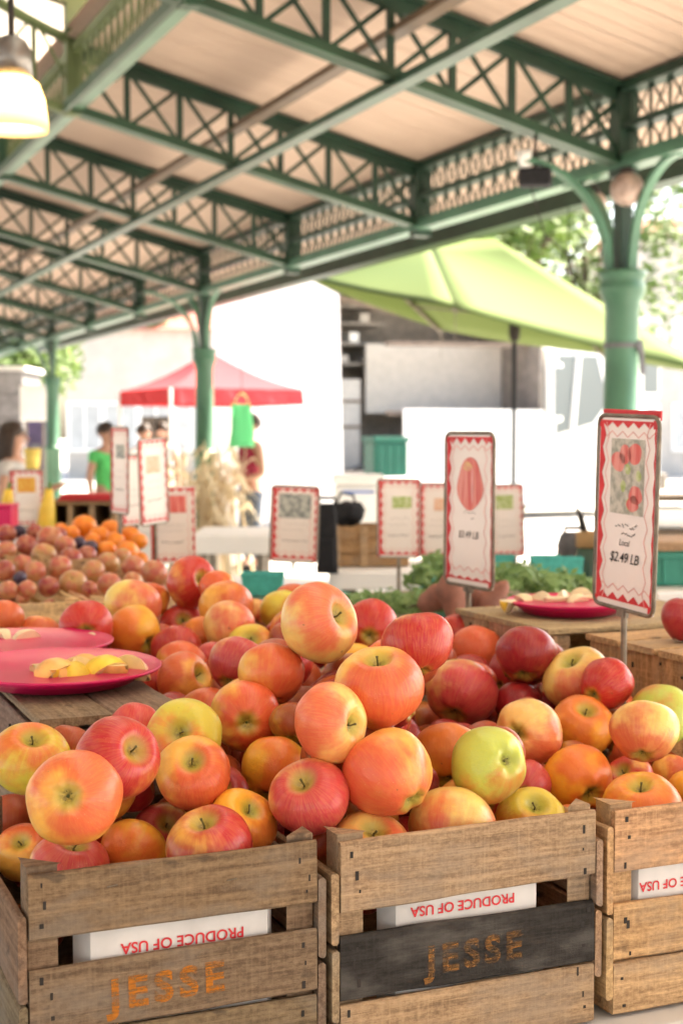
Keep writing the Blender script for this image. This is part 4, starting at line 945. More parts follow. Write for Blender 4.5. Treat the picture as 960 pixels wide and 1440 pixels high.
FILL = [[1.003,2.028,-0.375,0.0403],[0.379,2.17,-0.44,0.0384],[0.842,2.071,-0.33,0.0413],[1.131,1.91,-0.35,0.0415],[0.377,1.518,-0.388,0.0329],[0.746,1.993,-0.339,0.0376],[0.661,1.543,-0.319,0.0325],[1.199,1.962,-0.363,0.0376],[0.684,1.822,-0.313,0.0377],[1.09,2.128,-0.377,0.0375],[0.729,2.123,-0.362,0.0421],[1.071,1.967,-0.39,0.0409],[0.936,1.939,-0.372,0.0387],[0.859,1.78,-0.333,0.0383],[0.842,2.157,-0.336,0.04],[0.832,1.466,-0.379,0.037],[0.764,1.63,-0.29,0.0355],[1.159,2.268,-0.369,0.0377],[0.877,2.25,-0.33,0.0384],[1.19,2.046,-0.391,0.0428],[0.846,1.874,-0.351,0.0416],[0.74,1.773,-0.272,0.0378],[0.833,1.706,-0.299,0.0408],[0.988,1.659,-0.386,0.0321],[0.74,1.917,-0.331,0.0405],[0.601,2.107,-0.376,0.0377],[0.413,1.576,-0.394,0.036],[0.43,2.595,-0.334,0.0397],[0.616,1.472,-0.361,0.0322],[0.553,2.353,-0.328,0.0402],[0.559,2.439,-0.332,0.0391],[0.74,1.566,-0.328,0.0333],[0.71,2.044,-0.387,0.0408],[0.684,1.479,-0.357,0.0312],[0.688,2.542,-0.326,0.0424],[1.162,1.84,-0.373,0.0397],[0.688,1.62,-0.332,0.0359],[1.117,2.033,-0.43,0.0408],[0.922,1.65,-0.412,0.0351],[0.507,1.523,-0.405,0.0332],[0.677,1.959,-0.369,0.039],[0.803,2.022,-0.378,0.0371],[0.516,1.714,-0.365,0.0385],[0.528,1.834,-0.387,0.0379],[0.896,2.325,-0.346,0.0378],[0.507,1.607,-0.393,0.0381],[0.575,2.521,-0.349,0.0376],[0.334,1.619,-0.416,0.0314],[1.023,1.6,-0.436,0.0323],[1.033,1.451,-0.446,0.0335],[0.52,2.048,-0.395,0.0377],[0.536,1.91,-0.397,0.0378],[1.127,1.615,-0.436,0.033],[0.55,2.169,-0.382,0.0423],[0.363,2.351,-0.348,0.0418],[0.894,1.889,-0.411,0.0382],[0.632,1.785,-0.359,0.0405],[1.179,1.979,-0.431,0.0372],[0.973,2.594,-0.351,0.0372],[0.382,2.431,-0.363,0.0399],[0.497,2.583,-0.375,0.0378],[0.357,1.559,-0.44,0.0353],[1.153,1.686,-0.417,0.033],[0.698,2.417,-0.365,0.0374],[1.022,1.733,-0.413,0.0391],[0.601,2.24,-0.391,0.0383],[0.58,2.592,-0.373,0.0373],[0.807,1.939,-0.401,0.0387],[0.892,1.592,-0.44,0.0338],[1.047,1.512,-0.466,0.0315],[0.584,1.972,-0.408,0.0413],[0.364,2.212,-0.506,0.0382],[1.092,1.399,-0.472,0.0428],[0.92,1.728,-0.429,0.0376],[0.958,1.597,-0.455,0.0332],[0.849,1.814,-0.406,0.0398],[0.849,1.651,-0.41,0.0334],[0.587,1.496,-0.415,0.0318],[0.725,1.865,-0.387,0.0397],[1.183,1.905,-0.414,0.0387],[1.055,1.909,-0.436,0.0372],[0.725,1.694,-0.338,0.0364],[1.196,1.745,-0.416,0.0423],[0.399,2.503,-0.382,0.0376],[0.781,1.785,-0.339,0.0428],[0.723,1.468,-0.406,0.0311],[0.858,2.468,-0.366,0.0424],[0.928,1.455,-0.482,0.0357],[0.756,1.616,-0.366,0.0323],[0.851,1.509,-0.45,0.0339],[0.647,1.523,-0.403,0.0335],[0.619,2.468,-0.377,0.0384],[0.775,2.486,-0.371,0.0371],[1.196,1.622,-0.464,0.0346],[0.93,1.951,-0.45,0.0396],[0.566,1.763,-0.398,0.0387],[0.6,2.317,-0.4,0.0398],[0.943,1.804,-0.442,0.038],[0.455,1.447,-0.467,0.0312],[0.791,1.475,-0.44,0.035],[1.16,1.522,-0.504,0.0352],[0.546,1.657,-0.424,0.0345],[0.512,2.24,-0.39,0.0399],[0.392,1.616,-0.46,0.0312],[0.718,2.081,-0.458,0.0413],[0.428,2.569,-0.406,0.0379],[0.509,2.375,-0.4,0.0393],[0.993,1.46,-0.497,0.0328],[0.663,1.454,-0.432,0.0319],[0.538,1.497,-0.459,0.033],[0.951,1.876,-0.462,0.037],[0.589,1.441,-0.447,0.0311],[1.001,1.56,-0.493,0.0333],[0.789,1.677,-0.371,0.0356],[0.708,1.772,-0.374,0.0376],[0.524,2.123,-0.441,0.0391],[0.68,1.99,-0.439,0.0371],[0.673,1.908,-0.428,0.0412],[0.505,2.462,-0.415,0.0379],[0.481,1.619,-0.457,0.0312],[0.577,2.406,-0.407,0.0375],[1.138,1.853,-0.444,0.0371],[0.314,1.606,-0.483,0.0335],[1.089,1.491,-0.511,0.0334],[0.935,1.53,-0.501,0.0379],[0.554,2.537,-0.423,0.04],[1.082,1.618,-0.495,0.0327],[0.619,1.687,-0.412,0.0321],[0.53,1.864,-0.461,0.0411],[1.107,1.69,-0.469,0.0318],[0.318,1.513,-0.506,0.0332],[0.616,1.803,-0.436,0.0378],[0.567,1.567,-0.466,0.0328],[0.351,2.277,-0.559,0.0379],[0.787,1.411,-0.493,0.0361],[0.873,1.478,-0.513,0.0333],[0.371,2.243,-0.41,0.0371],[1.065,1.556,-0.527,0.038],[0.487,1.509,-0.498,0.0313],[0.393,2.388,-0.43,0.0378],[0.737,1.532,-0.432,0.0392],[0.378,1.547,-0.51,0.0328],[0.501,2.593,-0.448,0.0383],[0.515,1.777,-0.46,0.0406],[0.832,1.722,-0.413,0.0377],[0.622,1.492,-0.472,0.0315],[0.366,2.166,-0.579,0.0414],[0.713,1.461,-0.473,0.0339],[0.514,2.301,-0.437,0.0375],[0.633,1.597,-0.466,0.0336],[1.151,1.591,-0.539,0.0421],[0.481,1.576,-0.509,0.0338],[0.42,2.493,-0.456,0.0371],[0.421,1.604,-0.514,0.0312],[0.991,1.503,-0.548,0.0338],[0.519,1.955,-0.499,0.0401],[0.959,1.586,-0.54,0.0362],[0.809,1.496,-0.505,0.035],[0.533,2.201,-0.466,0.0419],[1.124,1.529,-0.569,0.0323],[0.398,2.302,-0.448,0.0392],[0.647,1.432,-0.502,0.0328],[0.532,2.402,-0.468,0.0383],[1.021,1.615,-0.549,0.0328],[0.308,1.575,-0.546,0.0336],[0.546,1.532,-0.525,0.0356],[0.443,2.422,-0.479,0.0381],[0.894,1.555,-0.552,0.0339],[0.365,1.605,-0.544,0.0318],[0.518,2.499,-0.489,0.0392],[0.832,1.582,-0.519,0.0413],[0.585,1.609,-0.511,0.0317],[0.642,1.545,-0.503,0.0315],[1.196,1.534,-0.591,0.0399]]
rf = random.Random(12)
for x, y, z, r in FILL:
    apple((x,y,z), r, rf.choice('kkkdodkr'), (rf.gauss(0,1),rf.gauss(0,1),rf.gauss(.6,1)), rf.randrange(6), 'apple mostly buried in the gaps beneath other apples of the heap', group='apples buried in the heap')  # mostly dark kinds: the shade of the gaps is put into the fruit colour
p = at(962, 868, Z=2.21); apple(Vector((p.x,p.y,-.318+.036)), .0372, 'd', (0.1,0,1), 3, 'single red apple sitting on the golden upturned crate at the right edge', side=(0,-1,.2), group='single apple')
# ------------------------------------------------------------------ price signs
def print_mat(name, a, b, sc, stretch=(1,1,1)):
    m = NT(name); c = m.mix(m.ramp(m.noise(m.coord(stretch), sc, 4), .38, .62), a, b); return m.out(c, .45, .3)
M_PALEPINK = plain('pale_pink_print', (.74,.38,.36), .5, .1, 30, bump=0); M_LEAFPIC = print_mat('printed_foliage', (.30,.31,.26), (.55,.53,.46), 60)
M_APPLEPIC = print_mat('printed_red_apple', (.62,.10,.09), (.74,.30,.26), 26, (3,.25,1)); M_YELPIC = print_mat('printed_yellow_patch', (.70,.50,.20), (.66,.28,.2), 60)
M_ORPIC = print_mat('printed_orange_fruit', (.70,.30,.03), (.75,.45,.08), 60); M_GRNPIC = print_mat('printed_green_crop', (.32,.42,.12), (.55,.60,.35), 60); M_GRPIC = print_mat('printed_grey_berries', (.20,.22,.22), (.5,.52,.48), 50)
M_PCHPIC = print_mat('printed_peach', (.72,.42,.28), (.74,.55,.42), 60)
def zig(L, n, base, amp, ph=0):
    vs = [(0,0)]; 
    pts = []
    for i in range(2*n+1): pts.append((L*i/(2*n), base + (amp if (i+ph) % 2 else 0)))
    return pts
def sign(name, label, c, u, v, w, h, pic, texts, foot, group, frame=True, n=7, side_red=(1,.4,.7,.6)):
    t = thing(name, label, 'sign', (0,0,0), 0, group); t.matrix_world = MX(c, u, v); a, b = w/2, h/2
    bevel(MB().box(-a,a,-b,b,-.0015,.0).build('sign_card', M_CARD, t), .0005)
    if frame:
        r = .012*w/.13; fr = .0027*w/.13; pts = []
        for cx, cy, a0 in ((a-r,b-r,0),(-a+r,b-r,90),(-a+r,-b+r,180),(a-r,-b+r,270)):
            for k in range(5): an = R_(a0+90*k/4); pts.append((cx+(r+.001)*math.cos(an), cy+(r+.001)*math.sin(an), 0))
        pts.append(pts[0]); pts.append(pts[1]); MB().tube(pts, fr, 8, False).build('sign_frame', M_STEEL, t, True)
    zz = .0006; red = MB(); pnk = MB(); m_ = .055*w
    # side strips: straight outer edge, toothed inner edge; then a thin pale zigzag line
    def strip(fn, L, n, base, amp, mb, out=0):
        p = zig(L, n, base, amp); k = len(p); vs = [fn(x, out) for x, _ in p] + [fn(x, y) for x, y in p]
        mb.add(vs, [(i, i+1, k+i+1, k+i) for i in range(k-1)])
    def line(fn, L, n, base, amp, mb, th):
        p = zig(L, n, base, amp); k = len(p); vs = [fn(x, y+base*.9) for x, y in p] + [fn(x, y+th+base*.9) for x, y in p]
        mb.add(vs, [(i, i+1, k+i+1, k+i) for i in range(k-1)])
    H2, W2_ = h-2*m_, w-2*m_
    fl = lambda x,y: (-a+m_*.55+y, -b+m_+x, zz); frr = lambda x,y: (a-m_*.55-y, -b+m_+x, zz); fb = lambda x,y: (-a+m_+x, -b+m_*1.2+y, zz*.9); ft = lambda x,y: (-a+m_+x, b-m_*.7-y, zz*.9)
    strip(fl, H2, n, .04*w*side_red[0]+.0005, .055*w*side_red[0], red); strip(frr, H2, n, .012*w, .05*w*side_red[1], red)
    strip(fb, W2_, 5, .012*w, .09*w*side_red[2], red); strip(ft, W2_, 5, .015*w, .09*w*side_red[3], red)
    for f, L, nn in ((fl,H2,n),(frr,H2,n),(fb,W2_,5),(ft,W2_,5)): line(f, L, nn, .05*w, .055*w, pnk, .012*w)
    for sx in (-1,1):
        for sy in (-1,1): red.add([(sx*(a-m_*.6)-.05*w, sy*(b-m_)-.05*w, zz*1.1),(sx*(a-m_*.6)+.02*w, sy*(b-m_)-.05*w, zz*1.1),(sx*(a-m_*.6)+.02*w, sy*(b-m_)+.03*w, zz*1.1),(sx*(a-m_*.6)-.05*w, sy*(b-m_)+.03*w, zz*1.1)],[(0,1,2,3)])
    red.build('printed_border', M_REDINK, t); pnk.build('printed_zigzag', M_PALEPINK, t)
    def disc(cx, cy, rx, ry, mat, z, nm='printed_picture', N=28): MB().add([(cx+rx*(1+.10*math.sin(3*2*PI*k/N+cx*900))*math.cos(2*PI*k/N), cy+ry*(1+.08*math.cos(2*2*PI*k/N+cy*700))*math.sin(2*PI*k/N), z) for k in range(N)],[tuple(range(N))]).build(nm, mat, t)
    def rect(x0, x1, y0, y1, mat, z, nm='printed_picture'): MB().add([(x0,y0,z),(x1,y0,z),(x1,y1,z),(x0,y1,z)],[(0,1,2,3)]).build(nm, mat, t)
    if pic == 'oval': disc(.02*w, b-.33*h, .27*w, .163*h, M_APPLEPIC, zz*1.2); disc(-.03*w, b-.215*h, .09*w, .03*h, M_YELPIC, zz*1.7); disc(.07*w, b-.34*h, .022*w, .12*h, M_PALEPINK, zz*1.9)
    elif pic == 'orchard':
        rect(-.27*w, .29*w, b-.505*h, b-.115*h, M_LEAFPIC, zz*1.2)
        for x, y, rx, ry in ((-.14,.235,.12,.052),(-.03,.195,.10,.048),(.13,.19,.12,.052),(.16,.40,.11,.05),(.12,.445,.10,.042)): disc(x*w, b-y*h, rx*w, ry*h, M_APPLEPIC, zz*1.7)
        for x, y in ((.02,.27),(-.05,.36),(.05,.45),(.2,.30)): disc(x*w, b-y*h, .045*w, .03*h, M_GRNPIC, zz*1.5)
    elif pic: rect(pic[0]*w, pic[1]*w, b-pic[3]*h, b-pic[2]*h, pic[4], zz*1.2)
    for body, x, y, s, mat, sh in texts: text_mesh('lettering', body, s*h, mat, t, Matrix.Translation((x*w, b-y*h, zz*2.2)), sh, offset=.006*s*h)
    return t, (a, b)
def stake(t, top, foot, r=.0045):
    o = MB().tube([top, (top[0], top[1], foot)], r, 8).build('stake', M_STEEL, None); o.parent = t; o.matrix_parent_inverse = t.matrix_world.inverted(); return o
hR = RT; hF = Vector((math.sin(YAW), math.cos(YAW), 0))
def axes(ang, roll, lean=0):
    """ang: turn of the face to the left of the viewer; roll: clockwise lean in the plane of the sign"""
    u = hR*math.cos(ang) - hF*math.sin(ang); v = Vector((0,0,1)) ; n = u.cross(v)
    v = (v*math.cos(lean) + n*-math.sin(lean)).normalized(); n = u.cross(v); q = Matrix.Rotation(-roll, 3, n); return q @ u, q @ v
def squig(w0):                                     # rows of hand writing too small to read: short pen strokes
    return
bpy.context.view_layer.update()
def strokes(t, w, h, rows, mat, seed, th=.006):
    rng = random.Random(seed); mb = MB()
    for y, x0, x1 in rows:
        x = x0
        while x < x1:
            L = rng.uniform(.03,.07); a0, a1 = rng.uniform(-.010,.010), rng.uniform(-.016,.016)
            p, q = Vector((x*w, h/2-(y+a0)*h, .0013)), Vector(((x+L)*w, h/2-(y+a1)*h, .0013)); d = (q-p).normalized(); n = Vector((-d.y,d.x,0))*th*h/2; mb.add([p-n,q-n,q+n,p+n],[(0,1,2,3)]); x += L+rng.uniform(.0,.03)
    mb.build('handwriting', mat, t)
SG = 'red bordered price signs on stakes'
u, v = axes(R_(68), R_(2.2)); c = at(879, 722, Z=2.05); h = .278; w = .152
t, _ = sign('price_sign', 'nearest price sign with red apples on a tree printed above Local $2.49 LB', c, u, v, w, h, 'orchard', [('Local', .0, .655, .046, M_GREYINK, .25), ('$2.49 LB', .0, .735, .074, M_BLACKINK, .25)], 0, SG)
bpy.context.view_layer.update(); strokes(t, w, h, [(.565,-.16,.18),(.61,-.05,.16)], M_GREYINK, 1)
bt = c - v*(h/2); stake(t, bt + u*.004, -.45)
bevel(MB().box(-w/2+.004,w/2-.002,h/2-.004,h/2+.010,-.006,-.003).build('second_card', M_REDINK, t), .0005); MB().box(-.012,.012,-h/2-.012,-h/2+.002,-.003,.003).build('stake_clip', M_STEEL, t)
u, v = axes(R_(62), R_(.4)); c = at(659, 717, Z=2.72); h = .292; w = .166
t, _ = sign('price_sign', 'tall price sign with a red oval apple printed above a faint $3.49 LB', c, u, v, w, h, 'oval', [('$3.49 LB', .0, .665, .066, M_GREYINK, .15)], 0, SG, side_red=(1,.25,.35,.8))
bpy.context.view_layer.update(); strokes(t, w, h, [(.515,-.1,.16),(.555,.05,.12)], M_GREYINK, 2, .004)
bt = c - v*(h/2); stake(t, bt, -.66, .006); MB().box(-.014,.014,-h/2-.012,-h/2+.002,-.003,.003).build('stake_clip', M_STEEL, t)
far = [ # x0,x1,y0,y1, Z, turn, roll, picture, foot z, label
 (14,62,661,740,5.4, 10,-1,(-.28,.28,.13,.40,M_ORPIC),-.42,'price sign with an orange fruit picture at far left below the long haired woman'),
 (153,184,601,722,3.9, 55,1,(-.2,.3,.2,.36,M_GRPIC),-.42,'tall narrow turned price sign in front of the green shirt'),
 (174,207,640,738,4.3, -50,-2,None,-.42,'turned price sign half hidden behind its taller neighbour'),
 (200,232,617,737,4.0, -58,-3,(-.25,.25,.2,.4,M_PCHPIC),-.42,'tall pale turned price sign tilting right of the narrow one'),
 (210,276,684,793,4.4, 8,-1,(-.22,.30,.12,.34,M_APPLEPIC),-.42,'price sign with a pink fruit picture in front of the second column'),
 (381,447,684,790,4.5, 6,2,(-.34,.34,.10,.42,M_GRPIC),-.42,'price sign with a grey green berry picture left of the black backpack'),
 (531,590,674,784,4.3, 4,0,(-.16,.30,.22,.37,M_GRNPIC),-.47,'price sign with a green crop picture in front of the wooden box'),
 (590,640,680,783,4.5, 6,0,(-.1,.38,.20,.37,M_PCHPIC),-.47,'price sign with a peach picture half hidden by the tall apple sign'),
 (688,735,682,782,4.9, 6,-2,(-.3,.22,.14,.34,M_GRNPIC),-.47,'price sign with a pale green picture right of the tall apple sign')]
for i, (x0,x1,y0,y1,Z,tn,rl,pic,ft,lab) in enumerate(far):
    c = at((x0+x1)/2, (y0+y1)/2, Z=Z); h = (y1-y0)*Z/2000; w = (x1-x0)*Z/2000/max(.3,math.cos(R_(tn))); u, v = axes(R_(tn), R_(rl))
    t, _ = sign('price_sign', lab, c, u, v, w, h, pic, [], 0, SG, frame=i != 4, n=8, side_red=(1,.9,.8,.8))
    bpy.context.view_layer.update(); strokes(t, w, h, [(.5,-.2,.25),(.58,-.25,.2)], M_GREYINK, i+5, .003); strokes(t, w, h, [(.72,-.25,.25)], M_GREYINK, i+50, .010); stake(t, c - v*(h/2), ft, .006)
# ------------------------------------------------------------------ plates and cut fruit
def plate(label, c, r, tilt=(0,0)):
    t = thing('plate', label, 'plate', c, 0, 'pink plastic plates'); t.rotation_euler = (tilt[0], tilt[1], 0)
    k = r/.135
    MB().lathe([(0,.003),(.085*k,.003),(.098*k,.007),(.108*k,.017),(.131*k,.0235),(.135*k,.0225),(.135*k,.0205),(.112*k,.012),(.099*k,.003),(.086*k,0),(0,0)], 56).build('plate_body', M_PINK, t, True)
    MB().lathe([(.1325*k,.0235),(.1345*k,.0248),(.1362*k,.0235),(.1355*k,.0205),(.133*k,.021)], 56).build('rim', M_PINK, t, True); return t
M_FLESH = plain('apple_flesh', (.76,.58,.27), .5, .1, 30, bump=.1); M_SLICESKIN = plain('apple_slice_skin', (.72,.38,.11), .35, .35, 25)
M_FLESH2 = plain('pale_fruit_flesh', (.78,.66,.42), .5, .12, 30, bump=.1); M_YSKIN = plain('yellow_slice_skin', (.72,.50,.05), .4, .3, 25)
def wedge(label, p, r, ang, roll, flesh, skin, group, span=.95, yaw=None):
    """a cut wedge of apple: two flat flesh faces and a round skin"""
    n, m = 9, 7; vs = []; sk = MB(); fl = MB()
    def S_(i, k): ph = PI*(.06+.88*i/n); th = -span/2+span*k/m; return (r*math.sin(ph)*math.cos(th), r*math.sin(ph)*math.sin(th), r*.92*math.cos(ph))
    sk.add([S_(i,k) for i in range(n+1) for k in range(m+1)], [(i*(m+1)+k, (i+1)*(m+1)+k, (i+1)*(m+1)+k+1, i*(m+1)+k+1) for i in range(n) for k in range(m)])
    for k in (0, m):
        co = [(r*.12*math.sin(PI*i/n)*math.cos(-span/2+span*k/m), r*.12*math.sin(PI*i/n)*math.sin(-span/2+span*k/m), r*.8*math.cos(PI*(.06+.88*i/n))) for i in range(n+1)]
        fl.add([S_(i,k) for i in range(n+1)] + co, [(i,i+1,n+2+i,n+1+i) for i in range(n)])
    fl.add([(r*.10,0,z*r) for z in (-.7,.7)]+[(r*.14*math.cos(span/2),sy*r*.14*math.sin(span/2),z*r) for sy in (-1,1) for z in (-.7,.7)],[(0,1,3,2),(0,4,5,1)])
    e = (PI/2, span/2, -span/2)[int(roll*10) % 3]; q = Vector(p); q.z += r*math.sin(span)*.75 if e < 0 else 0
    t = thing('apple_wedge', label, 'apple wedge', q, 0, group); t.rotation_mode = 'QUATERNION'; t.rotation_quaternion = Matrix.Rotation(ang, 3, 'Z').to_quaternion() @ Matrix.Rotation(-e, 3, 'Y').to_quaternion() @ Matrix.Rotation(PI/2, 3, 'X').to_quaternion()
    sk.build('skin', skin, t, True); fl.build('flesh', flesh, t); return t
PZ = -.330
pc = at(82, 948, z=PZ+.014); pc.z = PZ; plate('near hot pink plate piled with skin on apple wedges on the grey planks', pc+Vector((0,0,.003)), .136, (.02,0))
pc2 = at(24, 911, z=PZ+.014); pc2.z = PZ+.001; pc2.y = max(pc2.y, pc.y+.262); plate('far hot pink plate with a few pale slices behind the piled plate', pc2, .143)
boxcrate('grey weathered upturned crate under the far pink plate', .30, .512, 2.125, 2.345, -.331, TZ, (.31,.25,.19), -2, 15, vertical=False)
wl = [(55,948,.034,.3,.2),(88,942,.036,2.2,.6),(110,953,.030,.9,1.2),(125,925,.036,4.0,1.0),(140,945,.036,1.6,.1),(158,950,.034,2.6,-.2),(75,958,.036,.1,-.2),(178,927,.034,.8,.7),(192,938,.036,2.0,.3),(205,932,.034,3.3,.5),(103,935,.032,5.2,.4)]
for i, (px, py, r, an, ro) in enumerate(sorted(wl)):
    p = at(px, py, z=PZ+.038); dv = Vector((p.x-pc.x, p.y-pc.y)); dv = dv*min(1, .100/max(dv.length,.001)); dv.y = max(dv.y, -.062); p = Vector((pc.x+dv.x, pc.y+dv.y, PZ+.010))
    wedge('%s apple wedge from the left on the near pink plate, %s' % (ordinal(i), ['skin side down','leaning on its neighbours','lying flat'][i%3]), p, r*1.0, an, ro, M_FLESH, M_SLICESKIN if i%3 else M_YSKIN, 'apple wedges on the near pink plate', 1.35)
for i, (px, py, r, an, ro) in enumerate([(4,911,.030,.2,.3),(38,912,.030,1.9,.6),(55,909,.028,.7,.1),(108,908,.034,.1,-.5)]):
    p = at(px, py, z=PZ+.008); wedge('%s pale slice from the left on the far pink plate' % ordinal(i), p, r, an, ro, M_FLESH2, M_FLESH2, 'pale slices on the far pink plate', .6)
rp = at(800, 860, z=-.314); plate('pink plate heaped with pale and yellow fruit pieces on the crate at right', Vector((rp.x, rp.y, -.317)), .113)
rng = random.Random(9)
for i, (px, py) in enumerate([(722,849),(735,845),(748,847),(757,840),(770,848),(783,845),(795,848),(800,838),(812,846),(826,848),(838,843),(850,850),(862,851),(872,853),(815,835)]):
    p = at(px, py, Y=rp.y+rng.uniform(-.03,.05)); p.z = max(p.z-.012, -.309)
    wedge('%s fruit piece from the left on the right hand plate, %s' % (ordinal(i) if i < 14 else 'topmost', 'yellow skinned' if i%3 == 0 else 'pale'), p, .026, rng.uniform(0,6), rng.uniform(-1,1), M_FLESH2, M_YSKIN if i%3 == 0 else M_FLESH2, 'fruit pieces on the right hand plate', 1.1)
# ------------------------------------------------------------------ plums, oranges and their crates at left
FZ = -.66
table('market_table', 'far left table under the crates of plums and oranges', -1.1, .95, 2.76, 4.25, FZ, M_CLOTH, .35)
a = at(118, 845, Z=3.0); fy = a.y; fz = a.z
crate('fruit_crate', 'pale wooden crate of speckled plums at far left', a.x-.62, a.x-.006, fy, fy+.55, fz, FZ+.002, [(fz-.048,fz),(fz-.115,fz-.065),(fz-.19,fz-.13)], [(fz-.048,fz),(fz-.14,fz-.07)], [(.74,.52,.28)], 'fruit crates at far left', 21)
crate('fruit_crate', 'pale wooden crate of plums and oranges next to the far left one', a.x+.022, a.x+.36, fy, fy+.55, fz, FZ+.002, [(fz-.048,fz),(fz-.115,fz-.065),(fz-.19,fz-.13)], [(fz-.048,fz),(fz-.14,fz-.07)], [(.74,.53,.29)], 'fruit crates at far left', 22)
crate('fruit_crate', 'rear wooden crate behind the plums at far left', a.x-.62, a.x-.03, fy+.57, fy+1.1, fz+.045, FZ+.002, [(fz-.008,fz+.04),(fz-.15,fz-.03)], [(fz-.008,fz+.04),(fz-.15,fz-.03)], [(.5,.34,.18)], 'fruit crates at far left', 23)
crate('fruit_crate', 'rear wooden crate under the oranges', a.x+.022, a.x+.24, fy+.57, fy+1.1, fz+.045, FZ+.002, [(fz-.008,fz+.04),(fz-.15,fz-.03)], [(fz-.008,fz+.04),(fz-.15,fz-.03)], [(.5,.34,.18)], 'fruit crates at far left', 24)
def fruit_mat(name, a, b, rough, sc=9, spots=None):
    m = NT(name); v = m.coord(off=m.rnd(90)); n = m.noise(v, 1.6, 4); c = m.mix(m.ramp(n, .38, .62), a, b)
    if spots:
        vo = m.n('ShaderNodeTexVoronoi'); vo.inputs['Scale'].default_value = sc; m.l(v, vo.inputs['Vector']); c = m.mix(m.math('MULTIPLY', m.ramp(vo.outputs['Distance'], .35, .15), .6), c, spots)
    m.bump(m.noise(v, 40, 2), .12, .01); m.b.inputs['Coat Weight'].default_value = .2; return m.out(c, rough, .45)
M_PL = {'p': fruit_mat('speckled_plum_skin', (.44,.09,.06), (.48,.21,.09), .32, 9, (.58,.36,.18)), 'r': fruit_mat('red_plum_skin', (.27,.025,.03), (.40,.13,.06), .3, 9, (.45,.22,.13)),
        't': fruit_mat('tan_plum_skin', (.44,.25,.08), (.46,.15,.07), .34, 10, (.58,.40,.18)), 'd': fruit_mat('dark_plum_skin', (.03,.02,.05), (.06,.03,.07), .4), 'o': fruit_mat('orange_peel', (.74,.19,.006), (.80,.25,.01), .42)}
def globe_me(name, mat, dent):
    mb = MB(); n, m = 20, 14; vs = []
    for i in range(m+1):
        ph = PI*i/m
        for k in range(n):
            th = 2*PI*k/n; r = math.sin(ph)*(1-.05*math.exp(-((th-PI)/.35)**2)*dent); z = .93*math.cos(ph) - dent*.14*math.exp(-(r/.22)**2)*(ph < 1); vs.append((r*math.cos(th), r*math.sin(th), z))
    mb.add(vs, [(i*n+k,(i+1)*n+k,(i+1)*n+(k+1)%n,i*n+(k+1)%n) for i in range(m) for k in range(n)]); return mb.mesh(name, mat, True)
PME = {k: globe_me('plum' if k != 'o' else 'orange', M_PL[k], .5 if k == 'o' else 1) for k in M_PL}
NAV = MB().lathe([(0,.02),(.07,.01),(.09,-.03)], 8).mesh('stem_scar', M_CALYX)
PLS = [(50,440,58,'p'),(155,435,54,'p'),(275,420,62,'r'),(412,405,82,'t'),(620,410,72,'p'),(750,395,62,'t'),(505,430,45,'r'),
 (30,330,62,'r'),(200,335,62,'p'),(340,315,72,'p'),(525,335,70,'t'),(115,370,40,'d'),
 (40,220,60,'p'),(130,290,56,'p'),(250,245,74,'t'),(400,265,70,'r'),(490,245,58,'r'),(610,290,68,'t'),(750,310,68,'p'),(870,345,78,'p'),
 (40,125,58,'r'),(150,190,66,'r'),(280,150,75,'p'),(370,190,60,'p'),(200,115,50,'r'),(330,130,50,'r'),(110,110,40,'d'),(690,250,50,'t'),
 (475,85,72,'o'),(400,125,52,'o'),(560,140,64,'o'),(620,100,60,'o'),(650,165,56,'o'),(730,140,64,'o'),(720,225,66,'o'),(600,215,58,'o'),(345,105,46,'o'),(785,165,48,'o'),(520,165,50,'o'),
 (450,175,40,'d'),(510,200,44,'d')]
KN = {'p':'pink speckled plum','r':'dark pink plum','t':'tan speckled plum','d':'small black plum','o':'orange'}
PLS.sort(key=lambda q: q[0])
def row(zy): return 'front row' if zy > 390 else 'second row' if zy > 300 else 'middle row' if zy > 205 else 'fourth row' if zy > 135 else 'top row'
cnt = {}
hid = []
for i, (zx, zy, zr, k) in enumerate(PLS):
    px, py, r = zx/4, 720+zy/4, zr/4; Z = 3.07 + (836-py)*.0105 + (.06 if k == 'o' else 0); p = at(px, py, Z=Z); rr = min(r*Z/2000, .037)
    rw = row(zy); cnt[(k, rw)] = cnt.get((k, rw), 0)+1
    o = link('orange' if k == 'o' else 'plum', PME[k], None, p); o.scale = (rr,)*3; o.rotation_euler = (random.uniform(-1.2,1.2), random.uniform(-1,1), random.uniform(0,6))
    tag(o, '%s %s from left in %s of the far left fruit heap' % (ordinal(cnt[(k, rw)]-1), KN[k], rw), 'orange' if k == 'o' else 'plum', 'oranges at far left' if k == 'o' else 'plums at far left')
    link('stem_scar', NAV, o, (0,0,.80)); hid.append((p, rr, k))
for p, rr, k in hid:
    q = p*1.012 + Vector((.01,.03,-.055)); kk = 'o' if k == 'o' else 'rtp'[int(abs(p.x*100))%3]
    o = link('orange' if k == 'o' else 'plum', PME[kk], None, q); o.scale = (rr,)*3; o.rotation_euler = (1,p.x*30,0)
    tag(o, 'shaded fruit hidden in the gaps under the far left fruit heap', 'orange' if k == 'o' else 'plum', 'fruit buried at far left')
